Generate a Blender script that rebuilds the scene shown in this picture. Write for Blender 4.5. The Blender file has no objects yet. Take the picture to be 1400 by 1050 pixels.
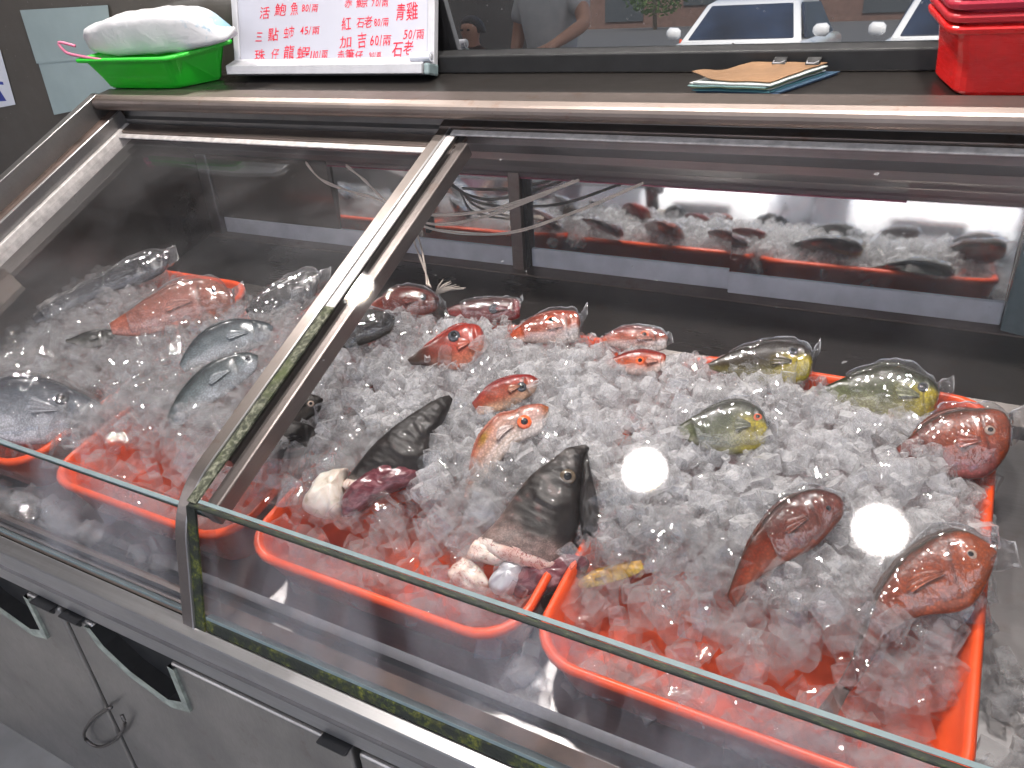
import bpy, bmesh, math, random
import numpy as np
from mathutils import Vector, Matrix, noise as mn
random.seed(7); rng = np.random.default_rng(7)
SC = bpy.context.scene; COL = SC.collection
V = Vector
# ------------------------------------------------------------------ camera model
F = 1077.0
AX = V((2120, -415, 1077)).normalized()
AY = V((742, 994, -1077)); AY = (AY - AX * AX.dot(AY)).normalized()
AZ = AX.cross(AY)
R = Matrix((AX, AY, AZ))            # camera -> world
CAM = V((0, 0, 1.65))
def ray(u, v): return R @ V((u - 700, 525 - v, -F))
def on_z(u, v, z):
    d = ray(u, v); return CAM + d * ((z - CAM.z) / d.z)
def on_y(u, v, y):
    d = ray(u, v); return CAM + d * ((y - CAM.y) / d.y)
def on_plane(u, v, p, n):
    d = ray(u, v); return CAM + d * ((p - CAM).dot(n) / d.dot(n))
cd = bpy.data.cameras.new('camera'); cam = bpy.data.objects.new('camera', cd); COL.objects.link(cam)
cam.matrix_world = Matrix.Translation(CAM) @ R.to_4x4()
cd.sensor_width = 36; cd.lens = F / 1400 * 36; cd.clip_start = .02; cd.clip_end = 500
SC.camera = cam

# ------------------------------------------------------------------ helpers
def link(o, parent=None):
    COL.objects.link(o)
    if parent is not None:
        o.parent = parent
    return o
def tag(o, label=None, cat=None, group=None, kind=None):
    for k, v in (('label', label), ('category', cat), ('group', group), ('kind', kind)):
        if v: o[k] = v
    return o
def world_loc(p):
    l = V((0, 0, 0))
    while p is not None:
        l = l + p.location; p = p.parent
    return l
def mk(name, verts, faces, mat, parent=None, smooth=False, loc=None, bevel=0, cols=None, mats=None, fmat=None, seg=2):
    """one mesh object; verts are in world space"""
    verts = [V(v) for v in verts]
    if loc is None:
        if parent is None:
            n = len(verts); loc = V((sum(v.x for v in verts) / n, sum(v.y for v in verts) / n, min(v.z for v in verts)))
        else: loc = world_loc(parent)
    m = bpy.data.meshes.new(name)
    m.from_pydata([(v - loc)[:] for v in verts], [], faces)
    for mm in (mats or [mat]): m.materials.append(mm)
    if fmat is not None: m.polygons.foreach_set('material_index', fmat)
    if smooth: m.polygons.foreach_set('use_smooth', [True] * len(m.polygons))
    if cols is not None:
        ca = m.color_attributes.new('Col', 'FLOAT_COLOR', 'POINT')
        ca.data.foreach_set('color', np.array([(c[0], c[1], c[2], 1) for c in cols], dtype=np.float32).ravel())
    m.validate(); m.update()
    o = bpy.data.objects.new(name, m)
    if parent is None: o.location = loc
    else: o.location = loc - world_loc(parent)
    link(o, parent)
    if bevel:
        b = o.modifiers.new('bevel', 'BEVEL'); b.width = bevel; b.segments = seg; b.limit_method = 'ANGLE'; b.angle_limit = math.radians(40)
    return o
def empty(name, loc, label=None, cat=None, group=None):
    o = bpy.data.objects.new(name, None); o.location = loc; o.empty_display_size = .05
    link(o); return tag(o, label, cat, group)
class MB:
    def __init__(s): s.v = []; s.f = []; s.fm = []; s.m = 0
    def add(s, v, f):
        o = len(s.v); s.v += [V(q) for q in v]; s.f += [tuple(i + o for i in q) for q in f]; s.fm += [s.m] * len(f)
    def hexa(s, p):   # 8 pts bottom 4 ccw, top 4 ccw
        s.add(p, [(3, 2, 1, 0), (4, 5, 6, 7), (0, 1, 5, 4), (1, 2, 6, 5), (2, 3, 7, 6), (3, 0, 4, 7)])
    def box(s, x0, x1, y0, y1, z0, z1):
        s.hexa([(x0, y0, z0), (x1, y0, z0), (x1, y1, z0), (x0, y1, z0), (x0, y0, z1), (x1, y0, z1), (x1, y1, z1), (x0, y1, z1)])
    def prof(s, pts, x0, x1):   # closed (y,z) polygon extruded along x
        n = len(pts)
        s.add([(x0, y, z) for y, z in pts] + [(x1, y, z) for y, z in pts],
              [(i, (i + 1) % n, n + (i + 1) % n, n + i) for i in range(n)] + [tuple(range(n))[::-1], tuple(range(n, 2 * n))])
    def strip(s, pts, x0, x1, th):    # open (y,z) polyline as a sheet of thickness th
        P = [V((0, a, b)) for a, b in pts]; N = []
        for i in range(len(P)):
            d = (P[min(i + 1, len(P) - 1)] - P[max(i - 1, 0)]).normalized(); N.append(V((0, -d.z, d.y)))
        s.prof([(p.y, p.z) for p in P] + [(p.y + n.y * th, p.z + n.z * th) for p, n in zip(P[::-1], N[::-1])], x0, x1)
    def tube(s, pts, r, n=8, cap=True):
        pts = [V(p) for p in pts]; o = len(s.v); up = V((0.13, .21, .97))
        rr = r if isinstance(r, (list, tuple)) else [r] * len(pts)
        vs = []
        for i, p in enumerate(pts):
            d = (pts[min(i + 1, len(pts) - 1)] - pts[max(i - 1, 0)]).normalized()
            a = d.cross(up)
            if a.length < .05: a = d.cross(V((1, 0, 0)))
            a.normalize(); b = d.cross(a)
            vs += [p + (a * math.cos(2 * math.pi * k / n) + b * math.sin(2 * math.pi * k / n)) * rr[i] for k in range(n)]
        fs = []
        for i in range(len(pts) - 1):
            for k in range(n):
                k2 = (k + 1) % n; fs.append((i * n + k, i * n + k2, (i + 1) * n + k2, (i + 1) * n + k))
        if cap: fs += [tuple(range(n))[::-1], tuple((len(pts) - 1) * n + k for k in range(n))]
        s.add(vs, fs)
    def loft(s, rings, cap0=True, cap1=True):
        n = len(rings[0]); vs = [p for r in rings for p in r]; fs = []
        for i in range(len(rings) - 1):
            for k in range(n):
                k2 = (k + 1) % n; fs.append((i * n + k, i * n + k2, (i + 1) * n + k2, (i + 1) * n + k))
        if cap0: fs.append(tuple(range(n))[::-1])
        if cap1: fs.append(tuple((len(rings) - 1) * n + k for k in range(n)))
        s.add(vs, fs)
    def obj(s, name, mat, parent=None, **k):
        if isinstance(mat, list): return mk(name, s.v, s.f, None, parent, mats=mat, fmat=s.fm, **k)
        return mk(name, s.v, s.f, mat, parent, **k)
def catmull(P, t):   # P list of Vectors or floats, t in 0..1
    n = len(P) - 1; x = min(max(t, 0), 1) * n; i = min(int(x), n - 1); u = x - i
    a, b, c, d = P[max(i - 1, 0)], P[i], P[i + 1], P[min(i + 2, n)]
    return (b * 2 + (c - a) * u + (a * 2 - b * 5 + c * 4 - d) * u * u + (b * 3 - a - c * 3 + d) * u * u * u) * .5
def sm(a, b, x):
    if a == b: return float(x > a)
    t = min(max((x - a) / (b - a), 0), 1); return t * t * (3 - 2 * t)
def mixc(a, b, t): return tuple(p + (q - p) * t for p, q in zip(a, b))

# ------------------------------------------------------------------ materials
class NT:
    def __init__(s, name):
        s.m = bpy.data.materials.new(name); s.m.use_nodes = True; s.t = s.m.node_tree; s.t.nodes.clear()
        s.out = s.n('ShaderNodeOutputMaterial')
    def n(s, typ, **kw):
        nd = s.t.nodes.new(typ)
        for k, v in kw.items():
            if k.startswith('_'): nd.inputs[k[1:].replace('_', ' ')].default_value = v
            else: setattr(nd, k, v)
        return nd
    def l(s, a, b): s.t.links.new(a, b)
    def done(s, sh): s.l(sh, s.out.inputs['Surface']); return s.m
    def coord(s, scale=(1, 1, 1), kind='Object'):
        tc = s.n('ShaderNodeTexCoord'); mp = s.n('ShaderNodeMapping'); mp.inputs['Scale'].default_value = scale
        s.l(tc.outputs[kind], mp.inputs['Vector']); return mp.outputs['Vector']
    def noise(s, vec, scale, detail=4, rough=.55, dist=0):
        nd = s.n('ShaderNodeTexNoise'); nd.inputs['Scale'].default_value = scale; nd.inputs['Detail'].default_value = detail
        nd.inputs['Roughness'].default_value = rough; nd.inputs['Distortion'].default_value = dist
        s.l(vec, nd.inputs['Vector']); return nd.outputs['Fac']
    def ramp(s, fac, stops):
        r = s.n('ShaderNodeValToRGB'); e = r.color_ramp.elements
        while len(e) < len(stops): e.new(.5)
        for el, (p, c) in zip(e, stops): el.position = p; el.color = c if len(c) == 4 else (*c, 1)
        s.l(fac, r.inputs['Fac']); return r.outputs['Color']
    def rampf(s, fac, stops): return s.ramp(fac, [(p, (c, c, c)) for p, c in stops])
    def mix(s, fac, a, b):
        m = s.n('ShaderNodeMixShader')
        if isinstance(fac, (int, float)): m.inputs[0].default_value = fac
        else: s.l(fac, m.inputs[0])
        s.l(a, m.inputs[1]); s.l(b, m.inputs[2]); return m.outputs[0]
    def mixc(s, fac, a, b):
        m = s.n('ShaderNodeMix', data_type='RGBA')
        for i, x in ((0, fac), (6, a), (7, b)):
            if hasattr(x, 'is_linked') or not isinstance(x, (int, float, tuple)): s.l(x, m.inputs[i])
            else: m.inputs[i].default_value = x if isinstance(x, (int, float)) else (*x, 1)
        return m.outputs[2]
    def math(s, op, a, b=0.0):
        m = s.n('ShaderNodeMath', operation=op)
        for i, x in ((0, a), (1, b)):
            if isinstance(x, (int, float)): m.inputs[i].default_value = x
            else: s.l(x, m.inputs[i])
        return m.outputs[0]
    def bump(s, h, strength=.3, dist=.002):
        b = s.n('ShaderNodeBump'); b.inputs['Strength'].default_value = strength; b.inputs['Distance'].default_value = dist
        s.l(h, b.inputs['Height']); return b.outputs['Normal']
    def pbsdf(s, base=(.5, .5, .5), rough=.5, metal=0, normal=None, **kw):
        p = s.n('ShaderNodeBsdfPrincipled')
        for k, v in (('Base Color', base), ('Roughness', rough), ('Metallic', metal)):
            if isinstance(v, tuple): p.inputs[k].default_value = (*v, 1)
            elif isinstance(v, (int, float)): p.inputs[k].default_value = v
            else: s.l(v, p.inputs[k])
        for k, v in kw.items():
            k = k.replace('_', ' ')
            if isinstance(v, (int, float, tuple)): p.inputs[k].default_value = v
            else: s.l(v, p.inputs[k])
        if normal is not None: s.l(normal, p.inputs['Normal'])
        return p.outputs[0]
def simple(name, base, rough=.5, metal=0, nscale=30, var=.12, bump=.0, **kw):
    t = NT(name); c = t.coord(); nz = t.noise(c, nscale, 5)
    d = t.mixc(t.rampf(nz, [(.3, 0), (.7, 1)]), tuple(x * (1 - var) for x in base), tuple(min(1, x * (1 + var)) for x in base))
    nm = t.bump(nz, bump, .002) if bump else None
    return t.done(t.pbsdf(d, rough, metal, nm, **kw))
def steel(name, base, rough=.3, axis=0, rust=.0, dark=.35):
    t = NT(name); s = [60, 60, 60]; s[axis] = 1.2
    st = t.noise(t.coord(tuple(s)), 6, 6, .6)
    bl = t.noise(t.coord(), 5, 5, .6)
    sp = t.noise(t.coord(), 90, 3, .6)
    col = t.mixc(t.rampf(bl, [(.35, 0), (.7, 1)]), base, tuple(x * (1 - dark) for x in base))
    col = t.mixc(t.math('MULTIPLY', t.rampf(st, [(.35, 0), (.75, 1)]), .35), col, tuple(x * .6 for x in base))
    if rust:
        rm = t.math('MULTIPLY', t.rampf(t.noise(t.coord(), 22, 8, .7), [(.58, 0), (.72, 1)]), rust)
        col = t.mixc(rm, col, (.16, .07, .03))
        col = t.mixc(t.rampf(sp, [(.70, 0), (.76, rust)]), col, (.10, .06, .04))
    ro = t.math('ADD', t.math('MULTIPLY', bl, .22), rough - .1)
    ro = t.math('ADD', ro, t.math('MULTIPLY', st, .08))
    return t.done(t.pbsdf(col, ro, .92, t.bump(st, .06, .001)))
M = {}
M['steel'] = steel('brushed_steel', (.36, .35, .35), .32, 0, .25)
M['steel_b'] = steel('brown_steel', (.27, .225, .205), .40, 0, .5)
M['steel_s'] = steel('frame_steel', (.28, .245, .23), .38, 1, .3)
M['steel_d'] = steel('dark_steel', (.17, .155, .147), .25, 0, .2)
M['steel_l'] = steel('apron_steel', (.52, .515, .53), .33, 0, .12, .2)
M['steel_door'] = steel('door_steel', (.42, .405, .395), .33, 2, .3, .35)
M['rust'] = simple('rusted_channel', (.075, .05, .042), .75, .2, 25, .5, .5)
M['white_rub'] = simple('grubby_white_gasket', (.52, .49, .48), .6, 0, 60, .25, .3)
M['black'] = simple('black_plastic', (.02, .02, .021), .4)
M['black_rub'] = simple('black_rubber', (.012, .012, .013), .55, 0, 40, .3, .2)
def algae():
    t = NT('algae_gasket'); c = t.coord(); a = t.noise(c, 130, 6, .7); b = t.noise(c, 26, 4, .6)
    col = t.ramp(a, [(.36, (.004, .008, .004)), (.46, (.012, .022, .006)), (.55, (.07, .085, .008)), (.66, (.20, .19, .02)), (.8, (.30, .29, .10))])
    col = t.mixc(t.rampf(b, [(.42, 0), (.58, 1)]), col, (.006, .010, .006))
    return t.done(t.pbsdf(col, .7, 0, t.bump(a, .9, .004)))
M['algae'] = algae()
def algae_grey():
    t = NT('grey_algae_gasket'); c = t.coord(); a = t.noise(c, 140, 6, .72); b = t.noise(c, 20, 4)
    col = t.ramp(a, [(.36, (.01, .012, .008)), (.48, (.035, .04, .02)), (.56, (.12, .125, .09)), (.68, (.24, .24, .18))])
    col = t.mixc(t.rampf(b, [(.5, 0), (.62, .8)]), col, (.045, .06, .012))
    return t.done(t.pbsdf(col, .7, 0, t.bump(a, .9, .003)))
M['algae_g'] = algae_grey()
def algae_dark():
    t = NT('dark_algae_gasket'); c = t.coord((.35, 1, 1)); a = t.noise(c, 170, 6, .7)
    col = t.ramp(a, [(.4, (.004, .006, .004)), (.56, (.012, .018, .008)), (.66, (.05, .06, .015)), (.76, (.16, .14, .06))])
    return t.done(t.pbsdf(col, .5, 0, t.bump(a, .8, .003)))
M['algae_d'] = algae_dark()
def glass(name, haze=0.0, fog=0.0, tint=(.972, .972, .978), refl=1.0, nsc=3.0, thr=(.42, .68)):
    t = NT(name)
    tr = t.n('ShaderNodeBsdfTransparent'); tr.inputs[0].default_value = (*tint, 1)
    gl = t.n('ShaderNodeBsdfGlossy'); gl.inputs['Roughness'].default_value = .026
    lw = t.n('ShaderNodeLayerWeight'); lw.inputs['Blend'].default_value = .5
    f5 = t.math('POWER', lw.outputs['Facing'], 5.0)
    fr = t.math('ADD', t.math('MULTIPLY', f5, .96 * refl), .04 * refl)
    sh = t.mix(fr, tr.outputs[0], gl.outputs[0])
    if haze or fog:
        df = t.n('ShaderNodeBsdfTranslucent'); df.inputs[0].default_value = (.75, .76, .8, 1)
        d2 = t.n('ShaderNodeBsdfDiffuse'); d2.inputs[0].default_value = (.75, .76, .8, 1)
        dd = t.mix(.45, d2.outputs[0], df.outputs[0])
        n1 = t.noise(t.coord((1, 1, .45)), nsc, 5, .6, .6)
        n2 = t.noise(t.coord(), 260, 2, .5)
        n3 = t.noise(t.coord(), 40, 5, .6)
        m = t.math('MULTIPLY', t.rampf(n1, [(thr[0], 0), (thr[1], 1)]), fog)
        m = t.math('MULTIPLY', m, t.rampf(n2, [(.30, .55), (.62, 1)]))
        m = t.math('ADD', m, t.math('MULTIPLY', t.rampf(n3, [(.3, .4), (.75, 1.4)]), haze))
        sp = t.rampf(t.noise(t.coord(), 75, 2, .4), [(.775, 0), (.80, .25)])
        m = t.math('ADD', m, sp)
        sh = t.mix(m, sh, dd)
    return t.done(sh)
M['glass'] = glass('sloped_glass', .004, .012, nsc=2.2)
M['glass_hazy'] = glass('hazy_glass', .008, .07, nsc=2.0, thr=(.40, .75), refl=1.2)
M['glass_fog'] = glass('fogged_glass', .010, .32, nsc=4.5, thr=(.40, .66))
M['glass_edge'] = simple('glass_edge', (.17, .22, .23), .25, 0, 40, .1)
def mirror(name, base, rough, refl, dust=.16):
    t = NT(name); n = t.noise(t.coord(), 18, 6, .65); n2 = t.noise(t.coord(), 140, 2)
    a = t.pbsdf(base, .3)
    g = t.n('ShaderNodeBsdfGlossy'); g.inputs['Roughness'].default_value = rough; g.inputs[0].default_value = (.95, .97, .97, 1)
    d = t.n('ShaderNodeBsdfDiffuse'); d.inputs[0].default_value = (.6, .6, .62, 1)
    s = t.mix(refl, a, g.outputs[0])
    dm = t.math('ADD', t.math('MULTIPLY', t.rampf(n, [(.45, .25), (.8, 1)]), dust), t.rampf(n2, [(.72, 0), (.77, .25)]))
    return t.done(t.mix(dm, s, d.outputs[0]))
M['mirror'] = mirror('glass_door_reflecting', (.03, .034, .034), .045, .76)
M['pane'] = mirror('dark_window_glass', (.006, .006, .007), .006, .27, .015)
M['channel'] = simple('white_channel', (.55, .56, .60), .4, 0, 25, .12)
M['pink'] = simple('pink_trim', (.34, .10, .14), .5)
def plastic(name, c, rough=.32, scr=.5):
    t = NT(name); n = t.noise(t.coord(), 35, 6, .65); n2 = t.noise(t.coord((1, 1, 6)), 30, 4)
    col = t.mixc(t.math('MULTIPLY', t.rampf(n, [(.55, 0), (.8, 1)]), .25 * scr), c, tuple(min(1, x * .7 + .12) for x in c))
    ro = t.math('ADD', t.math('MULTIPLY', n2, .25), rough - .1)
    return t.done(t.pbsdf(col, ro, 0, None, Subsurface_Weight=.15, Subsurface_Radius=(.01, .004, .002), Subsurface_Scale=1.0))
M['orange'] = plastic('orange_plastic', (.76, .078, .012), .32, .9)
M['red'] = plastic('red_plastic', (.62, .012, .012), .25)
M['green'] = plastic('green_plastic', (.015, .42, .02), .35)
def ice(name, op=.12, tr=.5, edge=.5, rough=.03):
    t = NT(name)
    gp = t.n('ShaderNodeNewGeometry').outputs['Position']; n = t.noise(gp, 48, 4, .65)
    nb = t.bump(t.noise(gp, 75, 3), .16, .004)
    g = t.n('ShaderNodeBsdfGlass'); g.inputs['IOR'].default_value = 1.31; g.inputs['Roughness'].default_value = .02; t.l(nb, g.inputs['Normal'])
    tp = t.n('ShaderNodeBsdfTransparent'); tp.inputs[0].default_value = (1, 1, 1, 1)
    d = t.n('ShaderNodeBsdfDiffuse'); d.inputs[0].default_value = (.93, .93, .94, 1); t.l(nb, d.inputs['Normal'])
    tl = t.n('ShaderNodeBsdfTranslucent'); tl.inputs[0].default_value = (.93, .93, .94, 1)
    body = t.mix(.5, d.outputs[0], tl.outputs[0])
    lw = t.n('ShaderNodeLayerWeight'); lw.inputs['Blend'].default_value = .5; t.l(nb, lw.inputs['Normal'])
    f2 = t.math('POWER', lw.outputs['Facing'], 2.0); f4 = t.math('POWER', lw.outputs['Facing'], 4.0)
    a = t.math('ADD', t.math('MULTIPLY', t.rampf(n, [(.38, .1), (.68, 2.2)]), op), t.math('MULTIPLY', f2, edge))
    s = t.mix(a, t.mix(tr, g.outputs[0], tp.outputs[0]), body)
    gl = t.n('ShaderNodeBsdfGlossy'); gl.inputs['Roughness'].default_value = rough; t.l(nb, gl.inputs['Normal'])
    return t.done(t.mix(t.math('ADD', t.math('MULTIPLY', f4, .65), .06), s, gl.outputs[0]))
M['ice'] = ice('clear_ice', .045, .97, .33, .016); M['ice_w'] = ice('frosted_ice', .22, .90, .50, .018)
M['ice_bed'] = (lambda t: t.done(t.mix(.35, t.pbsdf((.74, .75, .79), .35, 0, t.bump(t.noise(t.coord(), 60, 5), .8, .01), Specular_IOR_Level=.5),
                                       t.n('ShaderNodeBsdfTransparent').outputs[0])))(NT('packed_ice'))
def film(name='clear_film', haze=.020, refl=2.4):
    t = NT(name); n = t.noise(t.coord((1, 1, 1)), 38, 4, .6, 1.5); n2 = t.noise(t.coord((1, 1, 1)), 16, 3, .6, 2.5)
    nb = t.bump(t.rampf(n2, [(.48, 0), (.5, 1), (.52, 0)]), .3, .005)
    tr = t.n('ShaderNodeBsdfTransparent'); tr.inputs[0].default_value = (.95, .95, .955, 1)
    gl = t.n('ShaderNodeBsdfGlossy'); gl.inputs['Roughness'].default_value = .055; t.l(nb, gl.inputs['Normal'])
    lw = t.n('ShaderNodeLayerWeight'); lw.inputs['Blend'].default_value = .5
    f = t.math('ADD', t.math('MULTIPLY', t.math('POWER', lw.outputs['Facing'], 3.0), .9), .055 * refl)
    s = t.mix(f, tr.outputs[0], gl.outputs[0])
    d = t.n('ShaderNodeBsdfDiffuse'); d.inputs[0].default_value = (.8, .8, .82, 1)
    crease = t.math('ADD', t.math('MULTIPLY', t.rampf(n, [(.64, 0), (.80, 1)]), .07), haze)
    return t.done(t.mix(crease, s, d.outputs[0]))
M['film'] = film()
M['film_m'] = film('milky_film', .04, 2.4)
def seam():
    t = NT('film_seam'); tr = t.n('ShaderNodeBsdfTransparent'); return t.done(t.mix(.62, t.pbsdf((.60, .61, .63), .08, 0, None, Coat_Weight=1.0), tr.outputs[0]))
M['seam'] = seam()
def fishmat(name, scale=260, rough=.28, spots=0, coat=.22):
    t = NT(name); a = t.n('ShaderNodeVertexColor', layer_name='Col')
    vo = t.n('ShaderNodeTexVoronoi'); vo.inputs['Scale'].default_value = scale; t.l(t.coord(), vo.inputs['Vector'])
    n = t.noise(t.coord(), 70, 5, .65)
    col = t.mixc(t.math('MULTIPLY', t.rampf(vo.outputs['Distance'], [(.15, 0), (.6, 1)]), .42), a.outputs['Color'], (.025, .015, .012))
    col = t.mixc(t.math('MULTIPLY', t.rampf(n, [(.58, 0), (.8, 1)]), .05), col, (.6, .5, .45))
    if spots:
        col = t.mixc(t.math('MULTIPLY', t.rampf(t.noise(t.coord(), 45, 6, .75), [(.42, 1), (.58, 0)]), spots), col, (.006, .006, .006))
    return t.done(t.pbsdf(col, rough, 0, t.bump(vo.outputs['Distance'], .14, .0012), Coat_Weight=coat, Coat_Roughness=.06, Specular_IOR_Level=.35))
M['fish'] = fishmat('fish_skin'); M['fish_dark'] = fishmat('dark_fish_skin', 420, .48, .5, .08); M['fish_silver'] = fishmat('silver_fish_skin', 330, .22)
M['flesh'] = (lambda t: t.done(t.pbsdf(t.mixc(t.rampf(t.noise(t.coord(), 55, 5, .6, 1.2), [(.485, 0), (.5, 1), (.515, 0)]),
              t.ramp(t.noise(t.coord(), 22, 4), [(.35, (.62, .40, .34)), (.6, (.72, .62, .55))]), (.25, .02, .02)), .25, 0, t.bump(t.noise(t.coord(), 40, 4), .5, .004), Subsurface_Weight=.2, Subsurface_Scale=.01)))(NT('cut_flesh'))
M['gill'] = (lambda t: t.done(t.pbsdf(t.ramp(t.noise(t.coord((1, 1, 3)), 35, 5, .6, 1), [(.3, (.04, .010, .014)), (.5, (.13, .035, .045)), (.7, (.27, .12, .13))]), .22, 0,
              t.bump(t.noise(t.coord(), 50, 4), .5, .004), Coat_Weight=.5)))(NT('gill_membrane'))
M['pupil'] = simple('pupil', (.008, .008, .01), .12); 
def eyec(c): return simple('iris', c, .2, 0, 200, .3, 0, Coat_Weight=1.0)
M['iris_or'] = eyec((.72, .12, .03)); M['iris_gy'] = eyec((.05, .055, .065)); M['iris_wh'] = eyec((.45, .33, .26)); M['iris_br'] = eyec((.10, .075, .05))
M['paper'] = simple('pale_paper', (.33, .41, .42), .7, 0, 6, .10); M['white_paper'] = simple('white_paper', (.68, .70, .78), .6, 0, 8, .05)
M['wb'] = simple('white_board', (.40, .405, .47), .25, 0, 6, .03); M['alu'] = simple('aluminium', (.50, .50, .53), .4, .3, 30, .1)
M['ink'] = simple('red_ink', (.62, .015, .04), .5, 0, 90, .25); M['blue_ink'] = simple('blue_ink', (.03, .05, .3), .5)
M['wire'] = simple('cream_wire', (.72, .62, .54), .45, 0, 60, .1)
M['tissue'] = simple('tissue', (.80, .80, .81), .7, 0, 30, .05, .2)
M['wall'] = simple('plaster', (.14, .13, .12), .9, 0, 3, .15); M['ceil'] = simple('canopy_sheet', (.10, .098, .096), .8, 0, 3, .1)

# ------------------------------------------------------------------ sizes of the cabinet
YM, ZM_, YT, ZT, YB, ZB = .402, .950, 1.217, 1.151, .319, .766
SL = V((0, YT - YM, ZT - ZM_)); SLEN = SL.length; SD = SL.normalized(); SN = V((0, -SD.z, SD.y))
def sp(x, t, o): return V((x, YM, ZM_)) + SD * t + SN * o
VD = V((0, YB - YM, ZB - ZM_)); VLEN = VD.length; VDn = VD.normalized(); VN = V((0, VDn.z, -VDn.y))   # outward (-y) normal of the front pane
def vp(x, t, o): return V((x, YM, ZM_)) + VDn * t + VN * o
def sbox(mb, x0, x1, t0, t1, o0, o1, f=sp):
    mb.hexa([f(x0, t0, o0), f(x1, t0, o0), f(x1, t1, o0), f(x0, t1, o0), f(x0, t0, o1), f(x1, t0, o1), f(x1, t1, o1), f(x0, t1, o1)])
XL, XR = -1.742, .26
cab = empty('display_cabinet', (-.7, .8, 0), 'long steel refrigerated fish cabinet with sloped glass covers over orange trays', 'display cabinet')
def part(mb, name, mat, par=None, **k): return mb.obj(name, mat, par or cab, **k)

# shelf on top with its round nose
mb = MB(); mb.prof([(1.18, 1.176), (1.38, 1.176), (1.38, 1.2), (1.18, 1.2)] [::1], -1.80, .6); sh = part(mb, 'counter_shelf', M['steel_d'], bevel=.001)
mb = MB(); arc = [(1.1795 - .004 - .013 * math.sin(a), 1.187 + .0145 * math.cos(a)) for a in np.linspace(0, math.pi, 9)]
mb.prof([(1.222, 1.2045)] + [(1.1795, 1.2045)] + arc[1:] + [(1.1795, 1.172), (1.1795, 1.2012), (1.222, 1.2012)], -1.80, .6); part(mb, 'shelf_nose', M['steel_b'], smooth=False)
mb = MB()
mb.strip([(1.205, 1.175), (1.205, 1.148), (1.196, 1.143), (1.196, 1.118), (1.215, 1.110)], -1.80, .6, .004); part(mb, 'top_fascia', M['steel'])
mb = MB()   # inside rail under the glass
mb.strip([(1.222, 1.137), (1.224, 1.128), (1.243, 1.108), (1.246, 1.096), (1.276, 1.066), (1.279, 1.050), (1.312, 1.022), (1.315, 1.010), (1.334, .996), (1.336, .988)], XL, .30, .004); part(mb, 'inner_rail', M['steel_l'])
mb = MB(); mb.prof([(1.332, .9878), (1.338, .9878), (1.338, .9860), (1.332, .9860)], XL, -.06); part(mb, 'pink_trim', M['pink'])
# back sliding doors
dr = empty('sliding_door', (-.8, 1.305, .79)); dr.parent = cab; dr.location = V((-.8, 1.305, .79)) - cab.location
def door(x0, x1, y):
    f = lambda a, z: (y + a + (z - .79) * .2126, z + .0)
    d = MB(); d.prof([f(0, .832), f(.005, .832), f(.005, 1.03), f(0, 1.03)], x0, x1); o = part(d, 'glass_door', M['mirror'])
    c = MB(); c.prof([f(-.006, .793), f(.010, .793), f(.010, .832), f(-.006, .832)], x0, x1); c.obj('door_channel', M['channel'], o, bevel=.002)
    return o
def tbox(m, x0, x1, y0, y1, z0, z1): m.prof([(y0 + (z0 - .79) * .2126, z0), (y1 + (z0 - .79) * .2126, z0), (y1 + (z1 - .79) * .2126, z1), (y0 + (z1 - .79) * .2126, z1)], x0, x1)
bpy.data.objects.remove(dr)
door(-1.70, -.815, 1.305); door(-.775, -.338, 1.312); door(-.345, .112, 1.300)
mb = MB(); tbox(mb, -.813, -.786, 1.286, 1.325, .780, 1.03); part(mb, 'door_mullion', M['steel_b'], bevel=.002)
mb = MB(); tbox(mb, -.785, -.776, 1.298, 1.32, .788, 1.03); part(mb, 'door_seal', M['black_rub'])
mb = MB(); tbox(mb, -1.04, -1.028, 1.292, 1.306, .85, 1.02); part(mb, 'door_handle', M['black'], bevel=.002)
mb = MB(); tbox(mb, -1.741, -1.702, 1.285, 1.33, .788, 1.03); part(mb, 'corner_post', M['steel'], bevel=.003)
mb = MB(); mb.hexa([(.113, 1.28, .79), (.150, 1.27, .79), (.150, 1.318, .79), (.113, 1.318, .79), (.113, 1.28, 1.05), (.150, 1.27, 1.05), (.150, 1.318, 1.05), (.113, 1.318, 1.05)]); part(mb, 'corner_post', M['glass_edge'], bevel=.003)
mb = MB(); mb.prof([(1.27, .7935), (1.33, .7935), (1.33, .786), (1.27, .786)], XL, XR); part(mb, 'door_track', M['steel_b'], bevel=.001)
# well: back deck, floor, end walls, front lip
mb = MB(); mb.strip([(1.34, .789), (1.10, .781), (1.075, .765), (1.07, .741)], XL, XR, -.004); part(mb, 'back_deck', M['steel_d'])
mb = MB(); mb.strip([(1.072, .742), (.412, .742), (.405, .736), (.401, .718), (.30, .714)], XL, XR, -.004); part(mb, 'well_floor', M['steel'])
for x0, x1 in ((XL - .004, XL), (XR, XR + .004)):
    mb = MB(); mb.prof([(.33, .70), (1.33, .70), (1.33, 1.12), (1.21, 1.118), (.43, .926), (.345, .76)], x0, x1); part(mb, 'end_panel', M['steel_d'])
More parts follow.
